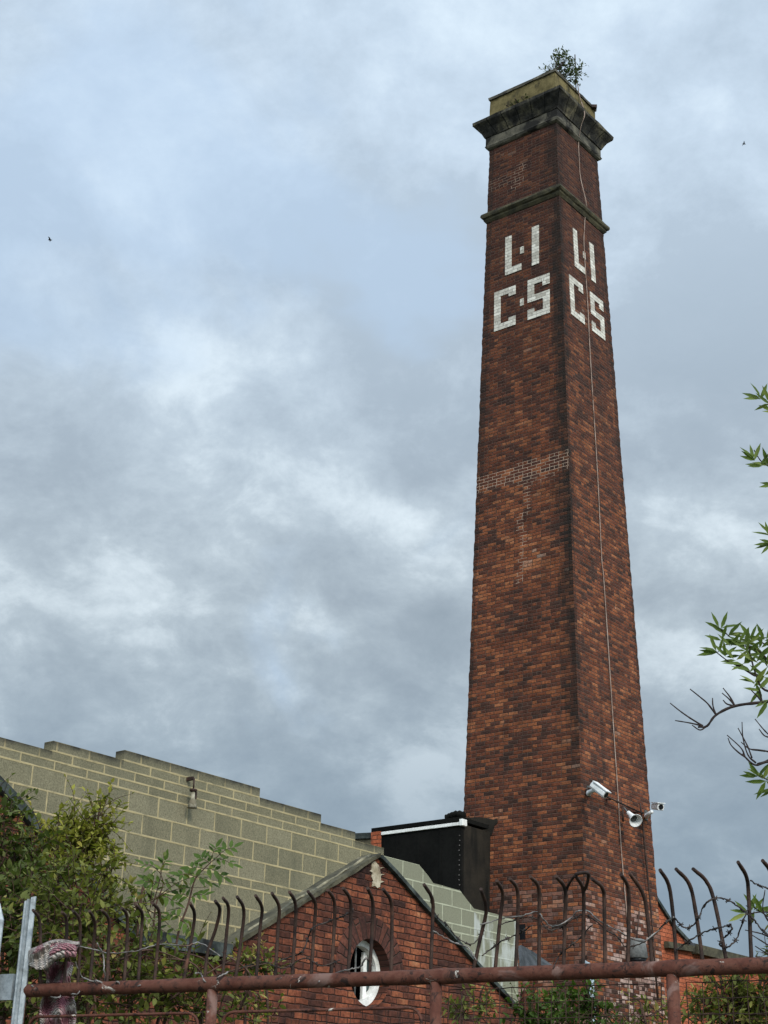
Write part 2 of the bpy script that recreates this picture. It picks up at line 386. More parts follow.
crackpx = [(528, 474), (526, 485), (527, 493), (529.5, 509), (521, 518), (520.5, 530), (524, 540), (522.6, 555), (522, 565), (519.7, 578), (517, 585)]
crk = []
for x, y in crackpx:
    p = px_face('L', x, y); m = on_face('L', 0, p.z); e = (on_face('L', 1, p.z) - m); crk.append((p.z, (p - m).dot(e)))
def crack_s(z):
    if not (crk[-1][0] <= z <= crk[0][0]): return None
    for (z0, s0), (z1, s1) in zip(crk, crk[1:]):
        if z1 <= z <= z0: return s0 + (s1 - s0) * (z0 - z) / max(1e-6, z0 - z1)
def shaft():
    NC, H = 27, .068; z1 = 22.1; nr = int(round(z1 / H))
    bm = bmesh.new(); rings = []
    for j in range(nr + 1):
        z = j * H; h = half(z); rg = []
        for fi in range(4):
            a, b = tcor(RING[fi], h, z), tcor(RING[(fi + 1) % 4], h, z)
            for k in range(NC):
                p = a.lerp(b, k / NC); ctr = Vector((TX, TY, z))
                dd = (p - ctr).normalized(); amp = .008 if k == 0 else .003
                rg.append(bm.verts.new(p + dd * random.uniform(-amp, amp)))
        rings.append(rg)
    uv = bm.loops.layers.uv.new('UVMap'); at_ = {n: bm.faces.layers.float.new(n) for n in ('stain', 'pale', 'repair', 'weather')}
    n4 = NC * 4
    for j in range(nr):
        z = (j + .5) * H; h0, h1 = half(j * H), half((j + 1) * H)
        for i in range(n4):
            f = bm.faces.new((rings[j][i], rings[j][(i + 1) % n4], rings[j + 1][(i + 1) % n4], rings[j + 1][i])); f.smooth = False
            fi, k = divmod(i, NC)
            us = [(k / NC - .5) * 2 * h0, ((k + 1) / NC - .5) * 2 * h0, ((k + 1) / NC - .5) * 2 * h1, (k / NC - .5) * 2 * h1]
            for l, u_, v_ in zip(f.loops, us, (j * H, j * H, (j + 1) * H, (j + 1) * H)): l[uv].uv = (u_ + 20 * fi + 3.2, v_)
            # fi 0: A->R, fi 3: L->A
            hm = half(z); t = (k + .5) / NC
            dA = t * 2 * hm if fi == 0 else (1 - t) * 2 * hm if fi == 3 else 9
            st = 0.
            nz = mnoise.noise((dA * 4 + fi * 9, z * 1.1, 2.))
            nz2 = mnoise.noise((dA * 9 + fi * 9, z * 4., 5.))
            lim = (.34 if fi == 3 else .20) + .18 * nz
            env = 1. if 10. < z < 20 else .75 if z >= 20 else max(.25, 1 - (10. - z) / 6.)
            if dA < lim: st = env * max(0, min(1., (lim - dA) * 5)) * (.72 + .5 * nz2)
            edge = (2 * hm - dA) if dA < 9 else 9
            if edge < .12 and z > 8: st = max(st, .4)
            f[at_['stain']] = max(0, min(.85, st))
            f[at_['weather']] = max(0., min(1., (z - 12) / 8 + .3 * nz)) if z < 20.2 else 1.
            pale = 0.
            if fi == 0 and z < 6.0:
                pale = max(0, min(1, (6.0 - z) * 2.0)) * max(0., min(1., .75 + 1.4 * mnoise.noise((t * 3.1, z * 1.2, 8.))))
            if fi == 3 and z < 6.1 and t > .15: pale = .20 if z < 5.9 else .1
            if fi == 3 and z < 4.4: pale = .6 * max(0, min(1, .5 + 1.5 * mnoise.noise((t * 4, z * 2, 4))))
            f[at_['pale']] = pale
            rp = 0.
            if fi == 3:
                s = (t - .5) * 2 * hm                # L -> A is read left to right
                if 13.83 < z < 14.15: rp = .9
                elif 14.15 <= z < 14.24 and s > -.15 and nz2 > -.2: rp = .75
                elif 13.68 < z <= 13.83 and s > -.1 and (s < .75) and nz2 > -.15: rp = .6
                cs = crack_s(z)
                if cs is not None and abs(s - cs - .07 * nz2) < .075: rp = max(rp, .75)
                if 20.75 < z < 21.35 and abs(s + .10 - (z - 21.05) * .35) < .12 + .1 * nz2: rp = max(rp, .5)
                if 20.95 < z < 21.2 and s < -.05: rp = max(rp, .28)
            f[at_['repair']] = rp
    bm.faces.new(rings[-1])
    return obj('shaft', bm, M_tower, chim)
shaft()
def square_sweep(prof, mat, name, uvs=True, seg=10):      # prof: list of (half width, z) from bottom to top, around the stack
    bm = bmesh.new(); rings = []
    for h, z in prof:
        rg = []
        for fi in range(4):
            a, b = tcor(RING[fi], h, z), tcor(RING[(fi + 1) % 4], h, z)
            for k in range(seg):
                p = a.lerp(b, k / seg); w = .008
                rg.append(bm.verts.new(p + Vector((random.uniform(-w, w), random.uniform(-w, w), random.uniform(-w, w) * .7))))
        rings.append(rg)
    n = 4 * seg; uv = bm.loops.layers.uv.new('UVMap')
    for r0, r1 in zip(rings, rings[1:]):
        for k in range(n):
            f = bm.faces.new((r0[k], r0[(k + 1) % n], r1[(k + 1) % n], r1[k]))
            for l, uu in zip(f.loops, (0, 1, 1, 0)): l[uv].uv = ((k + uu) * 6. / seg + .0, l.vert.co.z)
    bm.faces.new(rings[-1]); bm.faces.new(rings[0][::-1])
    return obj(name, bm, mat, chim)
h0 = half(20.2)
square_sweep([(h0 - .1, 20.15), (h0 + .012, 20.15), (h0 + .05, 20.21), (h0 + .055, 20.235), (h0 + .085, 20.26), (h0 + .105, 20.30), (h0 + .10, 20.345), (h0 + .075, 20.375), (h0 - .02, 20.43), (h0 - .1, 20.43)], M_string, 'string_course', seg=8)
hb = half(22.1)
square_sweep([(hb - .1, 22.05), (hb + .014, 22.05), (hb + .055, 22.08), (hb + .075, 22.12), (hb + .062, 22.16), (hb + .062, 22.34), (hb + .05, 22.36), (hb - .1, 22.36)], M_stone2, 'fascia_band', seg=7)
square_sweep([(hb - .1, 22.355), (hb + .075, 22.355), (hb + .09, 22.39), (hb + .12, 22.45), (hb + .17, 22.53), (hb + .235, 22.61), (hb + .262, 22.645), (hb + .272, 22.655), (1.13, 22.66), (1.135, 22.73), (1.10, 22.75), (.80, 22.80), (.5, 22.80)], M_stone, 'cornice', seg=7)
square_sweep([(.6, 22.78), (.852, 22.78), (.850, 23.10), (.846, 23.40), (.6, 23.40)], M_capblock, 'cap_block', seg=10)
square_sweep([(.6, 23.39), (.872, 23.39), (.875, 23.455), (.85, 23.47), (.70, 23.47), (.70, 23.2)], M_stone2, 'cap_coping', seg=12)

# lettering: white glazed bricks set into both faces
ROW = .95 / 13; ST = .158
GL = {
 'L': [(0, 13, 0, ST), (0, 2.2, ST, .405)],
 'I': [(0, 13, 0, .17)],
 'C': [(0, 13, 0, ST), (11, 13, ST, .53), (0, 2, ST, .53), (10, 11, .53 - .17, .53), (2, 3.1, .53 - .17, .53)],
 'S': [(11, 13, 0, .53), (5.6, 11, 0, ST), (5.6, 7.6, ST, .53), (0, 5.6, .53 - ST, .53), (0, 2, 0, .53 - ST), (2, 3.3, 0, .16), (9.6, 11, .53 - .17, .53)],
 '.': [(0, 2.3, 0, .088)],
}
def letter(face, ch, s0, z0):
    # cells of the glyph on a fine grid, kept as one connected slab
    xs = sorted({round(v, 4) for r in GL[ch] for v in r[2:]}); ys = sorted({round(v, 3) for r in GL[ch] for v in r[:2]})
    bm = bmesh.new(); vt = {}
    uv = bm.loops.layers.uv.new('UVMap')
    def V(x, y):
        if (x, y) not in vt: vt[(x, y)] = bm.verts.new((x, y, 0))
        return vt[(x, y)]
    for x0, x1 in zip(xs, xs[1:]):
        for y0, y1 in zip(ys, ys[1:]):
            cx, cy = (x0 + x1) / 2, (y0 + y1) / 2
            if any(r[0] < cy < r[1] and r[2] < cx < r[3] for r in GL[ch]):
                bm.faces.new((V(x0, y0), V(x1, y0), V(x1, y1), V(x0, y1)))
    ex = bmesh.ops.extrude_face_region(bm, geom=bm.faces[:])
    for g in ex['geom']:
        if isinstance(g, bmesh.types.BMVert): g.co.z = 1
    for f in bm.faces:
        for l in f.loops: l[uv].uv = (l.vert.co.x + s0 + 5.03, l.vert.co.y * ROW)
    for v in bm.verts:
        x, y, w = v.co
        v.co = on_face(face, s0 + x, z0 + y * ROW, .012 if w > .5 else -.03)
    bmesh.ops.recalc_face_normals(bm, faces=bm.faces[:])
    return obj('letter_dot' if ch == '.' else 'letter', bm, M_letter, chim)
for face in 'LR':
    zL, zC = 18.655, 17.385
    letter(face, 'L', -.42, zL); letter(face, '.', -.045, zL + 5.4 * ROW); letter(face, 'I', .245, zL)
    letter(face, 'C', -.685, zC); (letter(face, '.', -.045, zC + 5.4 * ROW) if face == 'L' else None); letter(face, 'S', .14, zC)

# lightning conductor tape down the right face, over the cap
tape = [(584.4, 229), (585.2, 214), (584, 247), (587.7, 305), (590, 352), (593.6, 411), (595, 432), (598.3, 489), (601.8, 561), (603.6, 578), (610.5, 682), (612.5, 714), (618, 796), (621.4, 853), (628, 932), (629.2, 1006), (631, 1040)]
tape.sort(key=lambda p: p[1])
pts = [px_face('R', x, y, .018) for x, y in tape]
upper = [px_face('R', x, y, .02) for x, y in ((578.6, 142), (579.2, 160), (580.5, 178))]
lip = [on_plane(584.6, 113.5, tcor('A', 1.15, 22.7), face_n('R')), on_plane(581.0, 126, on_face('R', 0, 22.4, .18), face_n('R'))]
top = [on_plane(577.5, 83, tcor('A', .885, 23.3), face_n('R')), on_plane(579.5, 96, tcor('A', .885, 23.1), face_n('R'))]
strc = [px_face('R', 586.2, 203, .13)]
bm = bmesh.new(); add_tube(bm, curve(top + lip + upper + strc + pts, 4), .0105, 5)
obj('lightning_conductor', bm, M_copper, chim)
p = on_plane(575.8, 82, tcor('A', .875, 23.45), face_n('R'))
bm = bmesh.new(); add_tube(bm, [p + Vector((0, 0, -.25)), p + Vector((0, 0, .75))], .012, 6); add_tube(bm, [p + Vector((0, 0, -.02)), p + Vector((0, 0, .05))], .04, 6)
obj('lightning_rod', bm, M_rustdark, chim)
p = on_plane(594, 107, tcor('A', .90, 23.4), face_n('R'))
bm = bmesh.new(); add_box(bm, p, (.06, 0, 0), (0, .05, 0), (0, 0, .035)); obj('cable_clamp', bm, M_rustdark, chim)

# ---------------------------------------------------------------- leaves and stems
class Leaves:
    def __init__(s): s.v = []; s.f = []; s.t = []
    def leaf(s, p, d, up, ln, w, tint, bend=.25):
        side = d.cross(up)
        if side.length < 1e-4: side = d.orthogonal()
        side.normalize(); nn = side.cross(d).normalized(); i = len(s.v)
        q = lambda a, b, c: s.v.append(p + d * (ln * a) + side * (w * b) + nn * (ln * c))
        q(0, 0, 0); q(.28, .42, .04 - bend * .05); q(.62, .40, .02 - bend * .3); q(1, 0, -bend * .75); q(.62, -.40, .02 - bend * .3); q(.28, -.42, .04 - bend * .05); q(.45, 0, -.03 - bend * .12)
        s.f += [(i, i + 1, i + 6), (i + 1, i + 2, i + 6), (i + 2, i + 3, i + 6), (i + 3, i + 4, i + 6), (i + 4, i + 5, i + 6), (i + 5, i, i + 6)]
        s.t += [tint] * 6
    def build(s, name, mat, parent):
        o = obj(name, (s.v, [], s.f), mat, parent, smooth=True)
        a = o.data.attributes.new('tint', 'FLOAT', 'FACE'); a.data.foreach_set('value', s.t)
        return o
def rdir(up=.3):
    while True:
        v = Vector((random.uniform(-1, 1), random.uniform(-1, 1), random.uniform(-1, 1)))
        if .05 < v.length < 1: v.normalize(); v.z += up; return v.normalized()
Z = Vector((0, 0, 1))
def shrub(name, label, cat, base, blobs, mat, smat, ntw, leaf=(.05, .026), nl=(6, 10), tw=(.15, .35), group=None, up=.45, stemr=.012, tint=(0, 1)):
    """blobs: (px, py, rx px, ry px, y metres, weight, yellowness)"""
    t = empty(name, base, label, cat, group)
    Lv = Leaves(); bm = bmesh.new(); base = Vector(base)
    tot = sum(b[5] for b in blobs); k = F / 1.0
    for b in blobs:
        c = at(b[0], b[1], b[4]); rx, ry = b[2] * b[4] / F, b[3] * b[4] / F; rd = max(rx, ry) * .8
        mid = base.lerp(c, .5) + Vector((random.uniform(-.15, .15), random.uniform(-.1, .1), .1))
        add_tube(bm, curve([base, mid, c, c + Vector((random.uniform(-.3, .3) * rx, 0, ry * .7))], 5), [stemr * (1.4 - 1.2 * i / 15) for i in range(16)], 5)
        for _ in range(int(ntw * b[5] / tot)):
            while True:
                q = Vector((random.uniform(-1, 1), random.uniform(-1, 1), random.uniform(-1, 1)))
                if q.length < 1: break
            q *= (.45 + .55 * q.length)
            p = c + Vector((q.x * rx, q.y * rd, q.z * ry))
            d = (Vector((q.x, q.y * .5, q.z)) * .7 + rdir(up)).normalized()
            ln = random.uniform(*tw); e = p + d * ln + Vector((random.uniform(-.04, .04), 0, -.15 * ln))
            m_ = p + d * ln * .5
            path = curve([p, m_, e], 4); add_tube(bm, path, [.0030 * (1.2 - i / 9) for i in range(len(path))], 3, cap=False)
            n = random.randint(*nl); tb = random.gauss(b[6], .13)
            for i in range(n):
                f = (i + .6) / n; pp = p.lerp(m_, f * 2) if f < .5 else m_.lerp(e, f * 2 - 1)
                dd = (d * .5 + rdir(.15) * .9).normalized()
                sc = random.uniform(.6, 1.25) * (1.15 - .4 * f)
                Lv.leaf(pp, dd, (Z + rdir(0) * .6).normalized(), leaf[0] * sc, leaf[1] * sc, max(0, min(1, tb + random.gauss(0, .12) + .15 * (f - .5))), random.uniform(0, .5))
    obj('stem', bm, smat, t); Lv.build('foliage', mat, t)
    return t
def compound(Lv, bm, p, d, ln, pairs, leaf, tint, up=Z):
    """one pinnate leaf: a rachis with opposite leaflets"""
    side = d.cross(up).normalized()
    e = p + d * ln - up * ln * .15
    path = curve([p, p + d * ln * .5 + up * .01, e], 3); add_tube(bm, path, .0022, 3, cap=False)
    for i in range(pairs):
        f = .3 + .65 * i / max(1, pairs - 1); q = path[min(len(path) - 1, int(f * (len(path) - 1)))]
        for s in (-1, 1):
            dd = (side * s * .95 + d * .55 + rdir(0) * .22).normalized()
            sc = random.uniform(.8, 1.15)
            Lv.leaf(q, dd, (up + rdir(0) * .35).normalized(), leaf[0] * sc, leaf[1] * sc, max(0, min(1, tint + random.gauss(0, .15))), random.uniform(.1, .5))
    Lv.leaf(e, (d + rdir(0) * .2).normalized(), up, leaf[0] * 1.1, leaf[1] * 1.1, tint, .2)

# bush on the chimney top
tp = tcor('A', .72, 23.47)
shrub('chimney_top_bush', 'small wispy green bush sprouting from the corner of the chimney cap', 'bush', tp,
      [(563, 66, 12, 8, 27.5, 1.3, .4), (571, 76, 9, 7, 27.5, .9, .45), (559, 58, 5, 6, 27.5, .4, .5), (549, 70, 6, 4, 27.5, .4, .4), (579, 68, 5, 6, 27.5, .5, .35), (567, 60, 5, 8, 27.5, .4, .5)], L_top, M_twig, 125, leaf=(.085, .036), nl=(4, 7), tw=(.1, .3), stemr=.009)
for i, (x, y, hw_) in enumerate([(513, 103, .05), (518, 101, .06), (526, 95, .05)]):
    lp = on_plane(x, y, tcor('A', 1.0, 22.8), face_n('L'))
    lp.z = 22.77
    shrub('ledge_tuft', ('dark weed tuft on chimney ledge, nearest the left end', 'dark weed tuft on chimney ledge, middle one of three', 'dark weed tuft on chimney ledge, nearest the front corner')[i], 'weed', lp, [(x, y + 2, 2, 1.6, lp.y, 1, .2)], L_top, M_twig, 8, leaf=(.05, .025), nl=(3, 4), tw=(.03, .07), group='weeds on the chimney ledge', stemr=.008)

# ---------------------------------------------------------------- concrete block wall
WA = 0.66360923; WP = Vector((-3.51949754, 15.52818565, 0)); WZ = 5.20501307
WN = Vector((math.cos(WA), -math.sin(WA), 0)); WD = Vector((math.sin(WA), math.cos(WA), 0))
def wall_pt(u, z, off=0.): return WP + WD * u + WN * off + Vector((0, 0, z))
def px_wall(px, py, off=0.):
    q = on_plane(px, py, WP + WN * off, WN); return (q - WP).dot(WD), q.z
def block_wall():
    t = empty('block_wall', wall_pt(2.5, 0), 'stepped grey concrete block wall with buff mortar behind the brick gable', 'wall')
    prof = [(-5, .20), (.23, .20), (.23, .31), (1.23, .31), (1.23, .42), (3.44, .42), (3.44, .31), (4.59, .31), (4.59, .205), (5.28, .205), (5.28, .10), (5.88, .10), (5.88, .0), (6.66, -.0), (6.86, -.11), (6.985, -.195), (7.2, -.198), (7.62, -.205), (7.80, -.31), (7.96, -.405), (8.5, -.412), (9.06, -.43)]
    rows = [.42, .31, .205, .10, 0, -.225, -.45, -.675, -.78]
    while rows[-1] > -5.3: rows.append(rows[-1] - .225)
    bm = bmesh.new()
    pr = [(9.06, -5.2), (-5, -5.2)] + prof
    vs = [bm.verts.new((u, 0, z)) for u, z in pr]
    bm.faces.new(vs)
    ex = bmesh.ops.extrude_face_region(bm, geom=bm.faces[:])
    for g in ex['geom']:
        if isinstance(g, bmesh.types.BMVert): g.co.y = -.14
    for z in rows[1:-1]:
        bmesh.ops.bisect_plane(bm, geom=bm.verts[:] + bm.edges[:] + bm.faces[:], plane_co=(0, 0, z), plane_no=(0, 0, 1), dist=1e-5)
    for u in (.23, 1.23, 3.44, 4.59, 5.28, 5.88, 6.66, 7.3, 7.96, 8.5):
        bmesh.ops.bisect_plane(bm, geom=bm.verts[:] + bm.edges[:] + bm.faces[:], plane_co=(u, 0, 0), plane_no=(1, 0, 0), dist=1e-5)
    bmesh.ops.recalc_face_normals(bm, faces=bm.faces[:])
    uv = bm.loops.layers.uv.new('UVMap'); lo = bm.loops.layers.uv.new('Local')
    A = {n: bm.faces.layers.float.new(n) for n in ('top', 'clean', 'lime')}
    def top_at(u):
        zz = .2
        for (u0, z0), (u1, z1) in zip(prof, prof[1:]):
            if u0 <= u <= u1 and u1 > u0: zz = z0 + (z1 - z0) * (u - u0) / (u1 - u0)
        return zz
    offs = {}
    for f in bm.faces:
        c = f.calc_center_median()
        ri = max(0, sum(1 for z in rows if z > c.z + 1e-4) - 1)
        zt, zb = rows[ri], rows[min(ri + 1, len(rows) - 1)]
        full = ri - 4
        # joints measured: the first full course has a joint at u = 0; courses break bond
        o = .0 if full % 2 == 0 else .5
        if ri < 4: o = (.70, .36, .86, .38)[ri]
        for l in f.loops:
            l[uv].uv = (l.vert.co.x / .45 + o + 40, ri + 40.5)
            l[lo].uv = (l.vert.co.z - zb, zt - zb)
        T = top_at(c.x)
        f[A['top']] = (1. if c.z > T - .10 and c.x < 5.9 else 0.) if abs(f.normal.z) < .5 else (.9 if c.x < 5.9 else .15)
        f[A['clean']] = 1. if c.x > 5.88 else 0.
        f[A['lime']] = 1. if c.x > 7.96 and c.z < -.5 else 0.
    for v in bm.verts:
        u, y, z = v.co
        v.co = wall_pt(u, z + WZ + .008 * mnoise.noise((u * 3, y, z * 3)), y + .006 * mnoise.noise((u * 2, z * 2, 9)))
    obj('block_masonry', bm, M_block, t)
    return t
block_wall()
# bell-shaped lamp on the block wall
u, z = px_wall(194, 790, .12)
lamp = empty('wall_lamp', wall_pt(u, z, .02), 'small hanging cone lamp with pale shade fixed high on the block wall', 'lamp')
c = wall_pt(u, 0, .11)
zt = px_wall(193.8, 778, .11)[1]; zb = px_wall(194, 808.5, .11)[1]
bm = bmesh.new(); add_box(bm, wall_pt(u, zt, .045), WD * .014, WN * .05, Z * .02); add_tube(bm, [c + Z * zt, c + Z * (zt - .13)], .010, 6); obj('bracket', bm, M_rustdark, lamp)
bm = bmesh.new(); add_tube(bm, [c + Z * (zt - .12), c + Z * (zt - .13), c + Z * (zt - .15), c + Z * (zt - .16)], [.02, .045, .04, .02], 10)
add_box(bm, c + Z * (zt - .19) + WD * .035, WD * .014, WN * .014, Z * .04); obj('lamp_collar', bm, M_rustdark, lamp)
bm = bmesh.new(); add_tube(bm, [c + Z * (zt - .15), c + Z * (zt - .23), c + Z * (zb + .06), c + Z * zb], [.020, .024, .044, .056], 14); obj('lamp_shade', bm, M_shade, lamp, True)

# ---------------------------------------------------------------- twin-gabled brick building in front of the block wall
GO = 2.7
def gpt(u, z, off=0.): return wall_pt(u, z, GO + off)
def px_g(px, py, off=0.): return px_wall(px, py, GO + off)
gb = empty('brick_outbuilding', gpt(2, 0), 'low red brick building with twin gables and round window beneath the block wall', 'building')
ap = px_g(376.5, 856.5); vl = px_g(232, 946.5); re_ = px_g(500, 994)
sl = (ap[1] - vl[1]) / (ap[0] - vl[0]); sr = (re_[1] - ap[1]) / (re_[0] - ap[0])
va = px_g(120, 921); lt = px_g(0, 789)
zv = (px_g(160, 942)[1] + px_g(215, 950)[1]) / 2
uvr = ap[0] - (ap[1] - zv) / sl
sll = (lt[1] - va[1]) / (lt[0] - va[0]); uvl = va[0] + (zv - va[1]) / sll
zl = ap[1]; ual = va[0] + (zl - va[1]) / sll
ze = 2.4; ure = ap[0] + (ze - ap[1]) / sr
wc = px_g(370, 972.5); wr = (px_g(370, 938)[1] - px_g(370, 1007)[1]) / 2
def gable_wall():
    bm = bmesh.new()
    outl = [(ure, 0), (ure, ze), (ap[0], ap[1]), (uvr, zv), (uvl, zv), (ual, zl), (ual - 3, zl - 1.5), (ual - 3, 0)]
    ov = [bm.verts.new(gpt(u, z)) for u, z in outl]
    oe = [bm.edges.new((a, b)) for a, b in zip(ov, ov[1:] + ov[:1])]
    NS = 40
    hv = [bm.verts.new(gpt(wc[0] + wr * math.cos(2 * math.pi * k / NS), wc[1] + wr * math.sin(2 * math.pi * k / NS))) for k in range(NS)]
    he = [bm.edges.new((a, b)) for a, b in zip(hv, hv[1:] + hv[:1])]
    bmesh.ops.triangle_fill(bm, use_beauty=True, edges=oe + he, normal=WN)
    ex = bmesh.ops.extrude_face_region(bm, geom=bm.faces[:])
    for g in ex['geom']:
        if isinstance(g, bmesh.types.BMVert): g.co -= WN * .23
    bmesh.ops.recalc_face_normals(bm, faces=bm.faces[:])
    def f_uv(f, c):
        d = c - WP
        return (d.dot(WD) + 10, c.z + .03) if abs(f.normal.dot(WN)) > .7 else (d.dot(WN) * 1. + 3, c.z)
    face_uv(bm, f_uv)
    return obj('gable_wall', bm, M_gable, gb)
gable_wall()
# side walls and roofs running back to the block wall
def quad_slab(name, pts, th, mat, parent):
    bm = bmesh.new(); n = (pts[1] - pts[0]).cross(pts[3] - pts[0]).normalized() * th
    a = [bm.verts.new(p) for p in pts]; b = [bm.verts.new(p - n) for p in pts]
    bm.faces.new(a); bm.faces.new(b[::-1])
    for i in range(4): bm.faces.new((a[i], b[i], b[(i + 1) % 4], a[(i + 1) % 4]))
    bmesh.ops.recalc_face_normals(bm, faces=bm.faces[:]); return obj(name, bm, mat, parent)
D0, D1 = -GO + .02, -.05
quad_slab('roof', [gpt(ual - 2.9, 2.5, -.24), gpt(ure - .25, 2.5, -.24), gpt(ure - .25, 2.5, D0), gpt(ual - 2.9, 2.5, D0)], .06, M_slate, gb)
bm = bmesh.new(); add_box(bm, gpt(ure - .115, ze / 2, -.235 - (GO - .26) / 2), WD * .115, WN * (GO - .26) / 2, Z * (ze / 2 - .02))
face_uv(bm, lambda f, c: ((c - WP).dot(WN) + 4, c.z)); obj('side_wall', bm, M_gable, gb)
# verges
def verge(name, u0, z0, u1, z1, mat, lift, drop, out, parent=gb, n=16):
    """rough strip that follows the raking top of a gable; lift above, drop below the line"""
    bm = bmesh.new(); a = Vector((u0, z0)); b = Vector((u1, z1)); dr = (b - a).normalized(); pr = Vector((-dr.y, dr.x))
    if pr.y < 0: pr = -pr
    rings = []
    for i in range(n + 1):
        c = a.lerp(b, i / n); w = lambda: random.uniform(-.007, .007)
        ring = []
        for hh, oo in ((-drop, .004), (-drop, out), (lift, out), (lift, -.20), (0.004, -.20)):
            q = c + pr * (hh + w()); ring.append(bm.verts.new(gpt(q.x, q.y, oo + (w() if oo > .01 else 0))))
        rings.append(ring)
    for r0, r1 in zip(rings, rings[1:]):
        for k in range(5): bm.faces.new((r0[k], r0[(k + 1) % 5], r1[(k + 1) % 5], r1[k]))
    bm.faces.new(rings[0]); bm.faces.new(rings[-1][::-1])
    bmesh.ops.recalc_face_normals(bm, faces=bm.faces[:]); return obj(name, bm, mat, parent)
verge('verge_coping', uvr - .02, zv, ap[0] + .02, ap[1] + .012, M_coping, .024, .014, .045)
verge('verge_coping', ap[0] + .03, ap[1] - .002, ure + .05, ze, M_slatec, .024, .010, .05)
verge('verge_coping', ual, zl, uvl, zv, M_slatec, .045, .03, .06)
verge('valley_gutter', uvl, zv + .0, uvr, zv, M_slatec, .06, .06, .11, n=8)
# pale mortar fillet along the top of the left verge
bm = bmesh.new(); fl = []
for i in range(15):
    f = i / 14; q = Vector((uvr, zv)).lerp(Vector((ap[0], ap[1])), .12 + .86 * f); fl.append(gpt(q.x, q.y + .034 + random.uniform(-.012, .012), -.05))
add_tube(bm, fl, [random.uniform(.008, .020) for _ in fl], 6); obj('mortar_fillet', bm, M_fillet, gb, True)
# plaster patch under the apex
pp = [(371.2, 863), (374, 861), (378.3, 866), (379, 867.5), (383.5, 867.3), (379.3, 869), (379.7, 874), (383.8, 874.3), (380, 875.5), (380, 880.5), (383.5, 881.8), (379.5, 883), (379.2, 887), (376.5, 888), (374.5, 886), (371.5, 886.5), (372.5, 881), (371, 877), (372, 873), (369.5, 871.3), (371, 869.5)]
bm = bmesh.new(); vs = []
for x, y in pp:
    u, z = px_g(x, y); vs.append(bm.verts.new(gpt(u, z, .012)))
f = bm.faces.new(vs); ex = bmesh.ops.extrude_face_region(bm, geom=[f])
for g in ex['geom']:
    if isinstance(g, bmesh.types.BMVert): g.co -= WN * .02
bmesh.ops.recalc_face_normals(bm, faces=bm.faces[:]); obj('plaster_patch', bm, M_patch, gb)
# round window: brick ring, frame, bars, dark room behind
def ring(name, r0, r1, o0, o1, mat, parent, a0=0, a1=360, n=48, radial_uv=False):
    bm = bmesh.new(); rs = []; full = a1 - a0 >= 360
    N_ = n if full else n + 1
    for k in range(N_):
        w = R(a0 + (a1 - a0) * k / n); cs, sn = math.cos(w), math.sin(w)
        rs.append([bm.verts.new(gpt(wc[0] + rr * cs, wc[1] + rr * sn, oo)) for rr, oo in ((r0, o1), (r1, o1), (r1, o0), (r0, o0))])
    rng = range(N_) if full else range(N_ - 1)
    uv = bm.loops.layers.uv.new('UVMap')
    for k in rng:
        A, B = rs[k], rs[(k + 1) % N_]
        for j in range(4):
            f = bm.faces.new((A[j], A[(j + 1) % 4], B[(j + 1) % 4], B[j]))
            ua = (r0 + .1) * R((a1 - a0) / n)
            vals = [(r0 if j in (3,) else r1, k * ua)] * 4
            for l, (rr, kk) in zip(f.loops, ((j in (1, 2), k), ((j + 1) % 4 in (1, 2), k), ((j + 1) % 4 in (1, 2), k + 1), (j in (1, 2), k + 1))):
                l[uv].uv = (.01 + (.21 if rr else 0.) + 3.05, kk * ua)
    if not full:
        bm.faces.new(rs[0]); bm.faces.new(rs[-1][::-1])
    bmesh.ops.recalc_face_normals(bm, faces=bm.faces[:]); return obj(name, bm, mat, parent)
GA = brick_mat('arch_brick', [(0, (.03, .02, .018)), (.5, (.09, .034, .024)), (1, (.16, .055, .032))], (.05, .034, .026), header=0, clusters=.6, soot=.9, L=.5, H=.078, warp=.008)
ring('brick_arch', wr - .004, wr + .215, -.2, .006, GA, gb, -5, 185)
win = ring('window_frame', wr - .065, wr - .002, -.20, -.12, M_whitepaint, gb)
tag(win, 'round white painted frame with flaking paint')
bm = bmesh.new()
for k in range(40):
    pass
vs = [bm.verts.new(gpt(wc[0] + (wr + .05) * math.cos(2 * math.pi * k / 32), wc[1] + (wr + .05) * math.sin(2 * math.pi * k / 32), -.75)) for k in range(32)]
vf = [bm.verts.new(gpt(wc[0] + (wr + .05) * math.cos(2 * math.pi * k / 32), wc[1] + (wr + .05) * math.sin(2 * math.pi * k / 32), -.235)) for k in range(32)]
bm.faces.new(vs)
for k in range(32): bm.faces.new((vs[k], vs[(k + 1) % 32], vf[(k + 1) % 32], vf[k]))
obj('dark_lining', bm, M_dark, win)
for du in (-.20, -.045):
    bm = bmesh.new(); hh = math.sqrt(max(.01, (wr - .04) ** 2 - du ** 2)); add_tube(bm, [gpt(wc[0] + du, wc[1] - hh, -.15), gpt(wc[0] + du, wc[1] + hh, -.15)], .011, 6); obj('window_bar', bm, M_grey, win)
bm = bmesh.new(); add_box(bm, gpt(wc[0] + .14, wc[1] - .02, -.19), WD * .028, WN * .015, Z * (wr - .09)); obj('window_bar', bm, M_whitepaint, win)
bm = bmesh.new(); add_box(bm, gpt(wc[0] + .235, wc[1] + .0, -.195), WD * .07, WN * .006, Z * (wr - .18)); obj('window_pane', bm, rough_mat('dirty_glass', (.03, .045, .045), (.10, .13, .125), 3., (.18, .21, .2), (.6, .8), rough=.2), win)

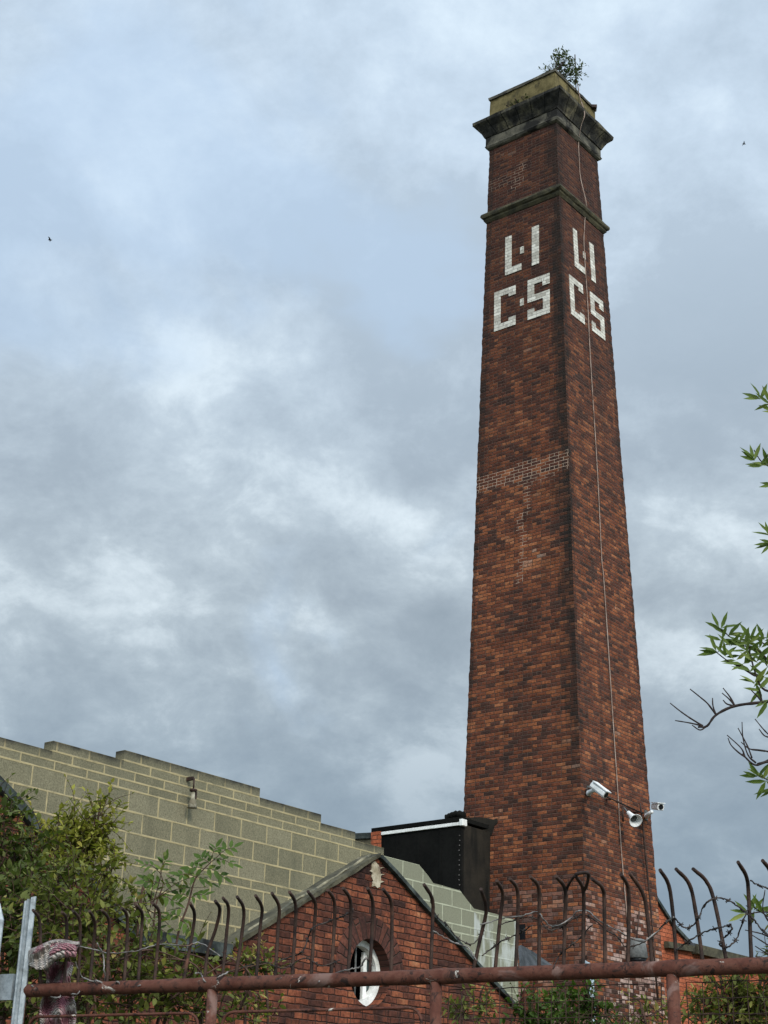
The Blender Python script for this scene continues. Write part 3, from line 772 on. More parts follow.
# ---------------------------------------------------------------- black felt box against the chimney
nl = face_n('L'); el = (tcor('L', 1, 3) - tcor('A', 1, 3)).normalized()
q0 = px_face('L', 491, 830); ztop = q0.z
wid = .95
corner = Vector((q0.x, q0.y, 0)) + nl * wid
bx = empty('roof_box', corner, 'black felt clad box structure with white edge trim leaning on the chimney side', 'box')
Q = lambda s, n_, z: corner + el * s - nl * n_ + Z * z       # s along the front to the left, n_ back towards the stack
zb_ = 3.2
def slab(name, s0, s1, n0, n1, z0, z1, mat, parent=bx, uv=False):
    bm = bmesh.new(); add_box(bm, Q((s0 + s1) / 2, (n0 + n1) / 2, (z0 + z1) / 2), el * (s1 - s0) / 2, nl * (n1 - n0) / 2, Z * (z1 - z0) / 2)
    bmesh.ops.recalc_face_normals(bm, faces=bm.faces[:])
    if uv: face_uv(bm, lambda f, c: ((c - corner).dot(el) + (c - corner).dot(nl) + 8, c.z))
    return obj(name, bm, mat, parent)
slab('felt_front', .0, 1.76, .02, .10, zb_, ztop - .03, M_felt)
for k_, sx in enumerate((.42, .90, 1.38)): slab('lap_seam', sx, sx + .05, .012, .02, zb_, ztop - .08, M_felt)
slab('felt_side', .012, .06, .105, 1.06, zb_, ztop - .04, M_tar)
slab('corner_pilaster', 1.765, 1.97, -.03, .9, zb_, ztop - .005, brick_mat('pilaster_brick', RB, (.12, .07, .05), header=2, soot=.4), uv=True)
slab('flat_roof', -.01, 1.99, .0, .86, ztop + .002, ztop + .075, M_felt)
bevel(slab('white_trim', .02, 1.755, -.012, .016, ztop - .075, ztop - .018, M_whitepaint), .004)
bevel(slab('trim_end', -.06, .016, -.02, .12, ztop - .085, ztop + .03, M_whitepaint), .006)
bm = bmesh.new(); add_tube(bm, curve([Q(.40, .12, ztop + .10), Q(.30, .13, ztop + .13), Q(.15, .12, ztop + .15), Q(.0, .12, ztop + .11)], 5), [.05 + .028 * abs(math.sin(i * 1.9)) for i in range(16)], 8); obj('felt_roll', bm, M_felt, bx, True)
for i in range(13):
    bm = bmesh.new(); jx_ = random.uniform(-.008, .008); add_tube(bm, [Q(.03 + jx_, .022, ztop - .25 - i * .085), Q(.03 + jx_, .008, ztop - .25 - i * .085)], .0085, 6); obj('nail', bm, M_wire, bx)
# tar stain strip on the chimney above the side panel
bm = bmesh.new(); vv = []
stn = [(465, 817.5), (480, 817), (493.5, 819.5), (497, 818.2), (497.5, 822.5), (494, 826.0), (491.5, 835), (489.5, 836), (465, 836)]
for x, y in stn: vv.append(bm.verts.new(px_face('L', x, y, .012)))
f = bm.faces.new(vv); ex = bmesh.ops.extrude_face_region(bm, geom=[f])
for g in ex['geom']:
    if isinstance(g, bmesh.types.BMVert): g.co -= nl * .02
bmesh.ops.recalc_face_normals(bm, faces=bm.faces[:]); obj('tar_flashing', bm, M_tar, bx)
# low parapet farther back
p0 = at(386, 840, 30.2)
par = empty('parapet_wall', (p0.x - 1, p0.y, 0), 'low rendered parapet with dark coping glimpsed between block wall and felt box', 'wall')
e2 = Vector((-el.x, -el.y, 0)); zt = at(383, 833.5, 30.2).z
b2 = at(330, 843, 30.6); dr = Vector((p0.x - b2.x, p0.y - b2.y, 0)).normalized(); nn = Vector((dr.y, -dr.x, 0)); ln = Vector((p0.x - b2.x, p0.y - b2.y, 0)).length
mid = Vector(((p0.x + b2.x) / 2, (p0.y + b2.y) / 2, 0))
bm = bmesh.new(); add_box(bm, mid + Z * (zt / 2 - .05), dr * (ln / 2 + .3), nn * .11, Z * (zt / 2 - .06)); obj('parapet_masonry', bm, M_coping, par)
bm = bmesh.new(); add_box(bm, mid + Z * (zt - .05), dr * (ln / 2 + .33), nn * .15, Z * .055); obj('parapet_coping', bm, M_slatec, par)

# ---------------------------------------------------------------- red building behind the chimney, right
RP = Vector((tcor('R', half(3), 3).x, tcor('R', half(3), 3).y, 0)) - WN * .16
def px_r(px, py, off=0.):
    q = on_plane(px, py, RP + WN * off, WN); return (q - RP).dot(WD), q.z
def rpt(u, z, off=0.): return RP + WD * u + WN * off + Z * z
rb = empty('red_brick_shed', rpt(3, 0), 'orange red brick building with raking parapet behind right foot of the chimney', 'building')
r1 = px_r(656, 902); r2 = px_r(690.5, 947); r3 = px_r(768, 969)
bm = bmesh.new()
out = [(-.35, 0), (-.35, r1[1] + .45), (r1[0], r1[1]), ((r1[0] + r2[0]) / 2 - .06, (r1[1] + r2[1]) / 2 - .05), r2, (12, r2[1]), (12, 0)]
vs = [bm.verts.new(rpt(u, z)) for u, z in out]
f = bm.faces.new(vs); ex = bmesh.ops.extrude_face_region(bm, geom=[f])
for g in ex['geom']:
    if isinstance(g, bmesh.types.BMVert): g.co -= WN * .25
bmesh.ops.recalc_face_normals(bm, faces=bm.faces[:]); face_uv(bm, lambda f, c: ((c - RP).dot(WD) + (c - RP).dot(WN) * 0 + 10, c.z)); obj('front_wall', bm, M_redwall, rb)
def strip(name, path, mat, th, o0, o1, parent):
    bm = bmesh.new(); rg = []
    for u, z in path: rg.append([bm.verts.new(rpt(u, z + dz, oo)) for dz, oo in ((0, o0), (0, o1), (th, o1), (th, o0))])
    for a, b in zip(rg, rg[1:]):
        for k in range(4): bm.faces.new((a[k], a[(k + 1) % 4], b[(k + 1) % 4], b[k]))
    bm.faces.new(rg[0]); bm.faces.new(rg[-1][::-1]); bmesh.ops.recalc_face_normals(bm, faces=bm.faces[:]); return obj(name, bm, mat, parent)
strip('raking_coping', [(out[1][0], out[1][1] + .004), (r1[0], r1[1] + .004), (out[3][0], out[3][1] + .004), (r2[0], r2[1] + .004)], M_slatec, .07, -.28, .05, rb)
strip('eaves_gutter', [(r2[0] + .02, r2[1] - .12), (12, r2[1] - .12)], M_coping, .17, .004, .14, rb)
rl0, rl1 = px_r(664, 949), px_r(690, 951)
strip('stone_ledge', [(rl0[0], rl0[1] + .02), (rl1[0], rl1[1] - .02)], M_coping, .11, .004, .10, rb)
quad_slab('roof', [rpt(r2[0] - .1, r2[1] + .06, .1), rpt(12, r2[1] + .06, .1), rpt(12, r2[1] + 1.0, -4), rpt(r2[0] - .1, r2[1] + 1.0, -4)], .06, M_slate, rb)

# slate lean-to scraps between wall end and stack
q1, q2 = at(519, 950, 24.5), at(552, 968, 25.2)
sh = empty('lean_to_roof', (q1.x, q1.y, 0), 'small dark slate lean to roof at the foot of the chimney beside block wall end', 'roof')
pa = [at(518, 946, 24.4), at(531, 953, 25.3), at(552, 968, 25.1), at(520, 974, 23.8)]
quad_slab('slate_slope', pa, .05, M_slate, sh)
bm = bmesh.new(); pcen = (pa[0] + pa[2]) / 2
add_box(bm, Vector((pcen.x + .03, pcen.y + .25, (pcen.z - .5) / 2)), (.22, 0, 0), (0, .3, 0), (0, 0, (pcen.z - .5) / 2)); face_uv(bm, lambda f, c: (c.x + c.y, c.z)); obj('support_wall', bm, M_gable, sh)
bm = bmesh.new(); hp = px_face('L', 522.5, 932, .0); add_box(bm, hp, el * .06, nl * .004, Z * .13); obj('vent_hole', bm, M_dark, chim)

# ---------------------------------------------------------------- security cameras and horn on the stack
OFF = .12
mast = empty('camera_bracket', px_face('R', 641, 806, .04), 'thin dark iron crossbar and drop pipe fixed to the right face of the chimney', 'bracket')
nr = face_n('R')
B0, B1 = px_face('R', 588, 788, OFF), px_face('R', 643, 813.5, OFF)
bm = bmesh.new(); add_tube(bm, [B0, B0.lerp(B1, .5), B1], .017, 6); obj('crossbar', bm, M_rustdark, mast)
bm = bmesh.new(); add_tube(bm, [px_face('R', x, y, OFF - .035) for x, y in ((640, 803), (642.5, 822), (646, 860), (650.5, 905), (655, 965), (658, 1000))], .017, 6); obj('drop_pipe', bm, M_rustdark, mast)
for f_ in (.05, .42, .93):
    b_ = B0.lerp(B1, f_); bm = bmesh.new(); add_tube(bm, [b_ - nr * (OFF + .01), b_], .014, 6); obj('stand_off', bm, M_rustdark, mast)
c_ = px_face('R', 622.5, 806, OFF)
bm = bmesh.new(); add_tube(bm, [c_, c_ - Z * .28], .02, 6); obj('drop_stub', bm, M_rustdark, mast)
def rounded(bm, c, ax, side, upv, L_, w, h, taper=.9):
    """a box with chamfered edges along ax"""
    pr = [(-w, -h * .5), (-w, h * .45), (-w * .7, h), (w * .7, h), (w, h * .45), (w, -h * .5), (w * .7, -h), (-w * .7, -h)]
    rg = []
    for t_, s_ in ((-1, .82), (-.93, taper), (.93, 1), (1, .9)):
        rg.append([bm.verts.new(c + ax * (L_ * t_) + side * (a * s_) + upv * (b * s_)) for a, b in pr])
    for a, b in zip(rg, rg[1:]):
        for k in range(8): bm.faces.new((a[k], a[(k + 1) % 8], b[(k + 1) % 8], b[k]))
    bm.faces.new(rg[0][::-1]); bm.faces.new(rg[-1])
def cctv(label, pa, pb, w, h, foot, armpts):
    ax = (pb - pa).normalized(); side = ax.cross(Z).normalized(); upv = side.cross(ax); c = (pa + pb) / 2; L_ = (pb - pa).length / 2
    t = empty('security_camera', foot, label, 'camera', 'security cameras on the chimney')
    bm = bmesh.new(); rounded(bm, c, ax, side, upv, L_, w, h); o = obj('camera_body', bm, M_white, t)
    bm = bmesh.new(); add_box(bm, c + upv * (h + .008) + ax * .02, ax * (L_ * 1.02), side * (w * 1.12), upv * .007); obj('sun_shield', bm, M_white, t)
    bm = bmesh.new(); add_tube(bm, [c + ax * (L_ - .005), c + ax * (L_ + .012)], min(w, h) * .72, 12); obj('lens', bm, M_dark, t)
    bm = bmesh.new(); add_tube(bm, curve(armpts, 5), [.032 + .012 * (1 - i / (5 * (len(armpts) - 1))) for i in range(5 * (len(armpts) - 1) + 1)], 8); obj('arm', bm, M_white, t, True)
    bm = bmesh.new(); add_box(bm, foot + nr * .012, (tcor('R', 1, 3) - tcor('A', 1, 3)).normalized() * .05, nr * .012, Z * .09); obj('wall_plate', bm, M_grey, t)
    return t
ft = px_face('R', 588, 791, 0); ft2 = px_face('R', 645.5, 815.5, 0)
cctv('white boxy security camera at the left end of the crossbar, aimed right', px_face('R', 592.3, 784.6, .34), px_face('R', 606, 795.0, .60), .068, .062, ft,
     [ft + nr * .02, px_face('R', 588.5, 794, .14), px_face('R', 591.5, 791, .28), px_face('R', 598, 790.5, .42)])
ca = px_face('R', 654, 806.5, .26)
er = (tcor('R', 1, 3) - tcor('A', 1, 3)).normalized()
cctv('white security camera at the right edge of the chimney, facing away', ca, ca + Vector((.07, -.30, -.07)), .068, .062, ft2,
     [ft2 + nr * .02, px_face('R', 646.5, 817, .15), px_face('R', 648.5, 814, .28), px_face('R', 652.5, 811.5, .38)])
hn = empty('horn_speaker', px_face('R', 626, 812, OFF), 'white cone shaped horn hanging under the crossbar between the two cameras', 'loudspeaker')
yh = px_face('R', 628, 812.5, .2).y; ha, hb_ = at(628.0, 812.5, yh), at(635.8, 820.8, yh - .30)
ax = (hb_ - ha).normalized()
bm = bmesh.new(); Lh = (hb_ - ha).length
add_lathe(bm, ha, ax, [(Lh * t_, r_) for t_, r_ in ((0, .030), (.05, .042), (.25, .045), (.4, .052), (.7, .074), (.93, .106), (1.0, .122), (1.0, .112), (.9, .092), (.7, .060), (.5, .035))], 20); obj('horn_bell', bm, M_white, hn, True)
bm = bmesh.new(); add_tube(bm, [ha + ax * Lh * .62, ha + ax * Lh * .72], .066, 12); obj('horn_band', bm, M_grey, hn)
bm = bmesh.new(); add_lathe(bm, ha, ax, [(Lh * .55, .038), (Lh * .72, .030), (Lh * .76, .012)], 14); obj('horn_throat', bm, M_grey, hn)
bm = bmesh.new(); add_tube(bm, [ha + ax * .04, px_face('R', 624, 808, OFF)], .016, 6); obj('bracket', bm, M_grey, hn)
# hooded lamp low on the right face
lb = px_face('R', 637, 952, .16)
hl = empty('hooded_lamp', px_face('R', 637, 952, 0), 'grey hooded bucket lamp low on the right face of the chimney', 'lamp')
bm = bmesh.new(); add_tube(bm, [lb + Z * .22, lb + Z * .20, lb + Z * .05, lb - Z * .10, lb - Z * .115], [.09, .15, .17, .185, .17], 14); obj('lamp_hood', bm, M_grey, hl, True)
bm = bmesh.new(); add_tube(bm, [lb - Z * .10, lb - Z * .20], [.165, .13], 14); obj('lamp_glass', bm, M_dark, hl, True)
bm = bmesh.new(); add_tube(bm, [px_face('R', 637, 947, -.01), lb + Z * .1], .025, 6); add_tube(bm, [lb + Z * .18, px_face('R', 639, 912, .05)], .012, 6); obj('bracket', bm, M_rustdark, hl)
# pipe at the corner, low
bm = bmesh.new(); pb_ = px_face('R', 592, 1000, .1); add_tube(bm, [Vector((pb_.x, pb_.y, 0)), Vector((pb_.x, pb_.y, pb_.z + .55)), Vector((pb_.x, pb_.y, pb_.z + .6)) - nr * .15], .05, 8)
pp_ = empty('waste_pipe', (pb_.x, pb_.y, 0), 'short bluish waste pipe at the front corner of the chimney foot', 'pipe'); obj('pipe_run', bm, M_pvc, pp_, True)

# ---------------------------------------------------------------- rusty fence in the foreground
RZ = 2.2
def rail_pt(px, py):
    r = ray(px, py); return EYE + r * ((RZ - 1.6) / r.z)
f0, f1 = rail_pt(24, 990.8), rail_pt(768, 965.2)
FD = (f1 - f0); FD.z = 0; FD.normalize(); FN = Vector((FD.y, -FD.x, 0))
if FN.y > 0: FN = -FN
def px_f(px, py, off=0.): return on_plane(px, py, f0 + FN * off, FN)
def rail_at(px):
    y = 990.8 + (965.2 - 990.8) * (px - 24) / 744
    q = px_f(px, y); return Vector((q.x, q.y, RZ))
fence = empty('rusty_fence', (f0.x, f0.y, 0), 'rusty red tube fence with wire mesh and bent back iron spikes across the foreground', 'fence')
bm = bmesh.new(); e0, e1 = f0 + FD * -.03, f1 + FD * 1.6
ptsr = [e0.lerp(e1, i / 60) for i in range(61)]
jx = [(rail_at(x) - f0).dot(FD) for x in (213, 436, 672)]
rads = []
for p_ in ptsr:
    s_ = (p_ - f0).dot(FD); rads.append(.0262 + random.uniform(-.0008, .0008) + (.0025 if any(abs(s_ - j) < .04 for j in jx) else 0))
add_tube(bm, ptsr, rads, 14); obj('top_rail', bm, M_rust, fence)
posts = [22, 213, 436, 672, 905]
for i, x in enumerate(posts):
    b_ = rail_at(x); r_ = .0215
    bm = bmesh.new(); add_tube(bm, [Vector((b_.x, b_.y, -.05)), Vector((b_.x, b_.y, RZ + (.045 if i == 0 else -.02)))], r_, 12); obj('post', bm, M_rust, fence)
for i, (xa, xb) in enumerate(zip(posts, posts[1:])):
    a, b = rail_at(xa) + FD * .045, rail_at(xb) - FD * .045
    W_ = (b - a).length; nx, nz = int(round(W_ / .05)), 40
    ztop_ = RZ - (.045 if i > 1 else .105); zbot = .1
    bm = bmesh.new(); o_ = FN * -.012
    g = [[bm.verts.new(Vector((a.x, a.y, 0)) + o_ + FD * (W_ * ii / nx) + Z * (zbot + (ztop_ - zbot) * jj / nz) + Vector((random.uniform(-.003, .003), random.uniform(-.003, .003), random.uniform(-.003, .003)))) for jj in range(nz + 1)] for ii in range(nx + 1)]
    for ii in range(nx):
        for jj in range(nz): bm.faces.new((g[ii][jj], g[ii + 1][jj], g[ii + 1][jj + 1], g[ii][jj + 1]))
    me = obj('wire_mesh', bm, M_rustdark, fence)
    w_ = me.modifiers.new('wires', 'WIREFRAME'); w_.thickness = .0042; w_.use_even_offset = False; w_.use_boundary = True
    if i < 2:
        bm = bmesh.new(); c0, c1 = a + FD * .01, b - FD * .01
        P_ = lambda p, z: Vector((p.x, p.y, z)) + FN * .004
        r_ = .05
        path = [P_(c0, .15), P_(c0, ztop_ - r_)] + [P_(c0 + FD * (r_ * (1 - math.cos(t_))), ztop_ - r_ + r_ * math.sin(t_)) for t_ in (.4, .8, 1.2, 1.57)]
        path += [P_(c1 - FD * (r_ * (1 - math.cos(t_))), ztop_ - r_ + r_ * math.sin(t_)) for t_ in (1.57, 1.2, .8, .4)] + [P_(c1, ztop_ - r_), P_(c1, .15)]
        add_tube(bm, path, .006, 6); obj('panel_frame', bm, M_rust, fence)
SP = [[(33, 910), (40, 925), (41, 985)], [(62, 912), (66.5, 920), (66.5, 950), (64, 986)], [(73, 911), (79.5, 920), (80, 940), (78, 986)], [(89.6, 911), (95, 924), (93, 950), (89.6, 985)],
      [(102, 910), (109, 921), (108.5, 945), (107, 985)], [(121.7, 908), (127, 916), (127, 940), (124, 985)], [(135, 904.4), (142, 913), (141.5, 931), (138, 985)], [(152.7, 903), (159.5, 914), (157.5, 949), (154, 985)],
      [(190, 903), (194.5, 914), (192, 935), (183, 983)], [(215.3, 901), (219.8, 910), (215, 931), (207.6, 953), (204, 983)], [(223, 898), (228.6, 908), (226.4, 935), (222, 982)], [(237, 896.6), (243.7, 909), (242, 933), (235, 981)],
      [(255.6, 895.5), (262, 908), (260, 930), (256, 981)], [(271.8, 893), (279, 906.6), (278, 930), (275, 980)], [(289.5, 892), (295.5, 904), (295, 930), (292, 979)], [(308, 891.5), (315.4, 904), (314, 930), (311, 978)],
      [(327.7, 890), (334.4, 902), (334, 930), (331, 978)], [(343, 888), (350.5, 901), (350.5, 930), (348, 977)], [(367.6, 888), (372.7, 902), (372.2, 930), (369.5, 977)], [(383, 889), (391, 902), (392, 930), (391, 977)],
      [(424, 884.4), (432.5, 900), (432.5, 924), (430.5, 976)], [(481, 889), (486.2, 909), (481, 935), (472, 975)], [(496.6, 880.6), (502.7, 893.7), (500, 920), (494.6, 974)], [(509.7, 878.7), (517.6, 891), (517.6, 925), (515.5, 973)],
      [(530, 876.5), (538.7, 888), (539.2, 920), (539, 972)], [(555.6, 876), (565, 889.6), (565, 920), (563.5, 971)], [(575, 875), (583.2, 890), (583.5, 920), (583, 971)], [(591.7, 878.7), (602.3, 888), (604.3, 905), (605, 970)],
      [(621, 874.6), (628.2, 888), (628.8, 920), (627.8, 969)], [(629.5, 873), (643, 893.7), (648, 920), (652.5, 968)], [(660, 870), (668.6, 884.7), (673, 913.6), (677, 967)], [(676, 869), (689.5, 884.7), (696, 913.6), (703.5, 966)],
      [(693, 869), (706, 881), (714.4, 902), (727.5, 966)], [(738, 862), (746.5, 877), (748.7, 898), (751.6, 965)], [(762.6, 860.6), (770.5, 872), (774, 895), (778, 964)]]
for s in SP:
    n = len(s); P_ = [px_f(x, y, (.13, .035, 0, 0, 0)[k] if k < n - 1 else .0) for k, (x, y) in enumerate(s)]
    b_ = P_[-1]; P_[-1] = Vector((b_.x, b_.y, RZ - .0)) if abs(b_.z - RZ) < .1 else b_
    bm = bmesh.new(); cv_ = curve(P_, 6); add_tube(bm, cv_, [.0068 * (.92 if i < 2 else 1) for i in range(len(cv_))], 7, rough=.06); obj('spike', bm, M_rustdark, fence)
# second tine that makes the triangular loop
bm = bmesh.new(); add_tube(bm, curve([px_f(583, 893, .02), px_f(587, 884, .06), px_f(588.3, 873.5, .12), px_f(582, 872.8, .13), px_f(575.5, 874.5, .13)], 6), .006, 6); obj('wire_loop', bm, M_rustdark, fence)
bm = bmesh.new(); add_tube(bm, curve([px_f(565.5, 893, .02), px_f(569, 884, .05), px_f(574.5, 876, .12)], 6), .005, 6); obj('wire_loop', bm, M_rustdark, fence)

# barbed wire strands (each a loose strand of its own)
def strand(label, pts, mat, offs=.03, rad=.0028, barbs=True, n=7, name='barbed_wire', cat='barbed wire'):
    P_ = [px_f(x, y, offs if k % 2 == 0 else -offs * .6) for k, (x, y) in enumerate(pts)]
    t = empty(name, P_[0], label, cat, 'loose wire on the fence spikes')
    bm = bmesh.new(); c = curve(P_, n)
    # two twisted strands merged as one wobbly wire
    add_tube(bm, [p + rdir(0) * .002 for p in c], [rad * random.uniform(.75, 1.3) for _ in c], 5)
    o = obj('strand', bm, mat, t)
    if barbs:
        acc = 0
        for i in range(1, len(c)):
            acc += (c[i] - c[i - 1]).length
            if acc > .075:
                acc = 0; bb = bmesh.new(); d = (c[i] - c[i - 1]).normalized()
                for _ in range(2):
                    q = d.cross(rdir(0)).normalized(); add_tube(bb, [c[i] - q * .011 + d * .004, c[i] + q * .011], .0019, 4)
                add_tube(bb, [c[i] - d * .008, c[i] + d * .008], rad * 1.6, 5)
                obj('barb', bb, mat, t)
    return t
strand('pale frayed wire looping across the spikes in front of the chimney', [(480, 925), (504, 918), (521, 916), (537, 912), (542, 917), (551, 926), (562, 924), (573, 916), (578, 911), (588, 911.5), (597, 919), (608, 926), (619, 931), (630, 938), (646, 940), (665, 924), (674, 917)], M_wire, rad=.0024, barbs=False)
strand('dark barbed strand looping over three right hand spikes against the sky', [(672, 916), (678, 922), (684, 927), (691, 927), (698, 918), (703, 908), (709, 901), (720, 898), (731, 902), (741, 909), (750, 916), (759, 926), (770, 938)], M_barb)
strand('dark barbed wire coil tangled around the right hand spikes just above the rail', [(676, 950), (682, 946), (693, 938), (705, 932), (718, 928), (729, 925.5), (731.5, 929), (725, 937), (720, 943), (723, 947), (730, 946), (737.5, 936.7), (745, 915.5), (749.5, 906)], M_barb)
strand('short barbed strand hanging between the two rightmost spikes', [(751, 881), (757, 884.5), (763, 887), (772, 889)], M_barb)
strand('straight dark wire slanting from mid rail up to the block wall end', [(482, 956), (492, 948), (504, 940), (516, 935), (533, 925)], M_barb)
strand('thin pale wire sagging across the brick gable right of the round window', [(433, 931), (445, 938), (458, 944), (468, 948), (476, 960)], M_wire, rad=.0028, barbs=False)
strand('dark bent wire crossing the gable left of the window', [(275, 962), (290, 957), (303, 951), (308, 938), (313, 928), (330, 921), (345, 915), (353, 909)], M_barb)
strand('pale wire running over the rail by the round window', [(318, 982), (333, 974), (350, 969), (360, 967), (366, 958), (369, 962), (374, 966)], M_wire, rad=.003, barbs=False)
strand('white wire knotted over the rail near the second post', [(196, 973), (201, 974), (205, 981), (212, 982), (219, 977), (228, 972)], M_wire, rad=.003, barbs=False)
strand('white twisted wire hooked upright above the rail beside the scarf', [(75, 962), (81, 975), (88, 980), (104, 982.5), (104, 970), (103, 955), (97, 943)], M_wire, rad=.003, barbs=False)
strand('pale wire wound round the left stretch of the rail', [(31, 985), (45, 993), (58, 998), (64, 992), (77, 994), (86, 983), (98, 981), (110, 988), (118, 982), (124, 995), (140, 985)], M_wire, rad=.003, barbs=False)
strand('thin straight wire stretched above the rail from the scarf to the tenth spike', [(80, 946), (110, 953), (135, 951), (160, 944), (185, 946), (200, 943), (220, 956)], M_wire, rad=.0025, barbs=False)

strand('second dark barbed wire sagging beside the pale wire in front of the chimney', [(498, 925), (512, 921), (528, 917), (540, 921), (549, 930), (560, 928), (570, 921), (582, 915), (592, 918), (606, 930), (617, 936), (625, 946), (640, 944), (655, 934), (668, 920)], M_barb, offs=.02, rad=.0022)
strand('dark barbed wire rising from the rail up to the triangular loop', [(553, 968), (560, 955), (571, 945), (580, 938), (592, 925)], M_barb, rad=.0022)
strand('thin dark wire hooked between two spikes over the right slope of the gable', [(430, 900), (436, 915), (447, 925), (458, 938), (472, 944), (484, 930)], M_barb, rad=.002)
strand('dark wire tangled low across the gable left of its round window', [(240, 968), (262, 962), (284, 968), (305, 958), (322, 966), (340, 960)], M_barb, rad=.002)
# galvanised palisade fence at the left edge
pf = empty('palisade_fence', (f0.x - .15, f0.y, 0), 'galvanised steel palisade fence end beside the left end of the rusty fence', 'fence')
def channel(name, px, py, w, zt_, pointed=False, off=0.02):
    t_ = px_f(px, py, off); bm = bmesh.new()
    pr = [(-w, 0), (-w * .55, .012), (-w * .18, .004), (0, .016), (w * .18, .004), (w * .55, .012), (w, 0), (w, -.006), (-w, -.006)]
    rg = []
    zs = [(0, 1), (t_.z - .07, 1), (t_.z, 1 if not pointed else .08)]
    for z_, s_ in zs:
        rg.append([bm.verts.new(Vector((t_.x, t_.y, z_ + (.012 * a / w if not pointed and z_ > 1 else 0))) + FD * (a * s_) + FN * (b * (1 if s_ == 1 else .5))) for a, b in pr])
    for a, b in zip(rg, rg[1:]):
        for k in range(9): bm.faces.new((a[k], a[(k + 1) % 9], b[(k + 1) % 9], b[k]))
    bm.faces.new(rg[-1]); bm.faces.new(rg[0][::-1]); bmesh.ops.recalc_face_normals(bm, faces=bm.faces[:]); return obj(name, bm, M_galv, pf)
channel('post', 29.8, 899.5, .030, 0)
channel('pale', -.6, 903, .031, 0, True, .05)
a_ = px_f(14, 987, .0); bm = bmesh.new(); add_box(bm, a_ - FD * .42, FD * .42, FN * .012, Z * .052); obj('cross_rail', bm, M_galv, pf)

# knitted scarf hung over the spikes beside the palisade
M_knit = NT('knitted_wool'); 
def knit():
    N = M_knit; at_ = N.attr('tint'); p = N.geo()
    c = N.ramp(at_, [(0, (.36, .13, .155)), (.35, (.48, .26, .27)), (.58, (.46, .38, .34)), (1, (.62, .56, .48))])
    w = N.n('TexWave', wave_type='BANDS', bands_direction='DIAGONAL'); N.set(w.inputs['Vector'], p); w.inputs['Scale'].default_value = 45; w.inputs['Distortion'].default_value = 3
    c = N.mix(N.math('MULTIPLY', w.outputs['Fac'], .55), c, (.06, .04, .04))
    c = N.mix(N.step(N.noise(p, 22., 4, .7), .5, .75), c, (.10, .07, .065))
    N.bump(w.outputs['Fac'], .008, 1.); return N.fin(c, .95)
knit()
sc_ = empty('knitted_scarf', px_f(53, 985, -.05), 'pink and grey knitted scarf draped over the fence spikes beside the galvanised post', 'scarf')
def cloth(name, fn, nu, nv, tint, th=.012):
    v = []; f = []; tt = []
    for i in range(nu + 1):
        for j in range(nv + 1): v.append(fn(i / nu, j / nv))
    for i in range(nu):
        for j in range(nv):
            a = i * (nv + 1) + j; f.append((a, a + 1, a + nv + 2, a + nv + 1)); tt.append(tint((i + .5) / nu, (j + .5) / nv))
    o = obj(name, (v, [], f), M_knit.m, sc_, True)
    a = o.data.attributes.new('tint', 'FLOAT', 'FACE'); a.data.foreach_set('value', tt)
    s = o.modifiers.new('solid', 'SOLIDIFY'); s.thickness = th
    s2 = o.modifiers.new('sub', 'SUBSURF'); s2.levels = 1; s2.render_levels = 1
    return o
def hang(u, v):
    x = 43 + 30 * u + 3 * math.sin(v * 7 + u * 3) - 2 * v; y = 962 + 75 * v
    return px_f(x, y, -.045 + .022 * math.sin(u * 11 + v * 2.) + .012 * math.sin(v * 17 + u * 5))
cloth('hanging_end', hang, 20, 26, lambda u, v: max(0, min(1, .3 + .3 * math.sin(u * 14 + 1) + .3 * math.sin(v * 26 + u * 5) + random.uniform(-.2, .2))))
def fold(u, v):                                            # a ribbed drape over the spike tips: back, over the top, down the front
    cx = 27 + 53 * u; top = 951 - 7.5 * math.sin(min(1, u * 2.2) * math.pi / 2) - 2.5 * u + 1.6 * math.sin(u * 8)
    fr = (8 + 15 * math.exp(-((u - .34) / .30) ** 2)) * (1 - .55 * max(0, u - .72) / .28)
    rib = .006 * math.sin(u * 60) ; edge = math.sin(min(u, 1 - u, .12) / .12 * math.pi / 2)
    if v < .25: t_ = v / .25; y = top + 7 * (1 - t_) + 2; o = -.075 * edge - .01
    elif v < .5: t_ = (v - .25) / .25; w = math.pi * t_; y = top + 2 - 3.5 * math.sin(w); o = -.06 * math.cos(w) * edge
    else: t_ = (v - .5) / .5; y = top + 2 + fr * t_; o = .06 * edge + .016 * math.sin(t_ * 6 + u * 9) * edge
    return px_f(cx + 3.5 * max(0, v - .5) * math.sin(u * 5), y, o + rib)
cloth('folded_top', fold, 60, 24, lambda u, v: random.uniform(.75, 1.) if (v > .60 and u < .85) or (.40 < v < .5 and u > .3) else (random.uniform(.6, .9) if (u * 3 + v * 2) % 1 < .4 else random.uniform(.05, .55)), .008)
def fold2(u, v):
    w = 2 * math.pi * v; cx = 50 + 26 * u; cy = 957 - 4 * math.sin(u * 3.1) - 5 * u
    return px_f(cx, cy - (4.5 + 2 * math.sin(u * 3.1)) * math.sin(w), .075 + .02 * math.cos(w) * math.sin(.3 + u * 2.6))
cloth('inner_fold', fold2, 24, 10, lambda u, v: .8 if v > .7 and u < .6 else .12 + random.uniform(-.1, .3), .006)

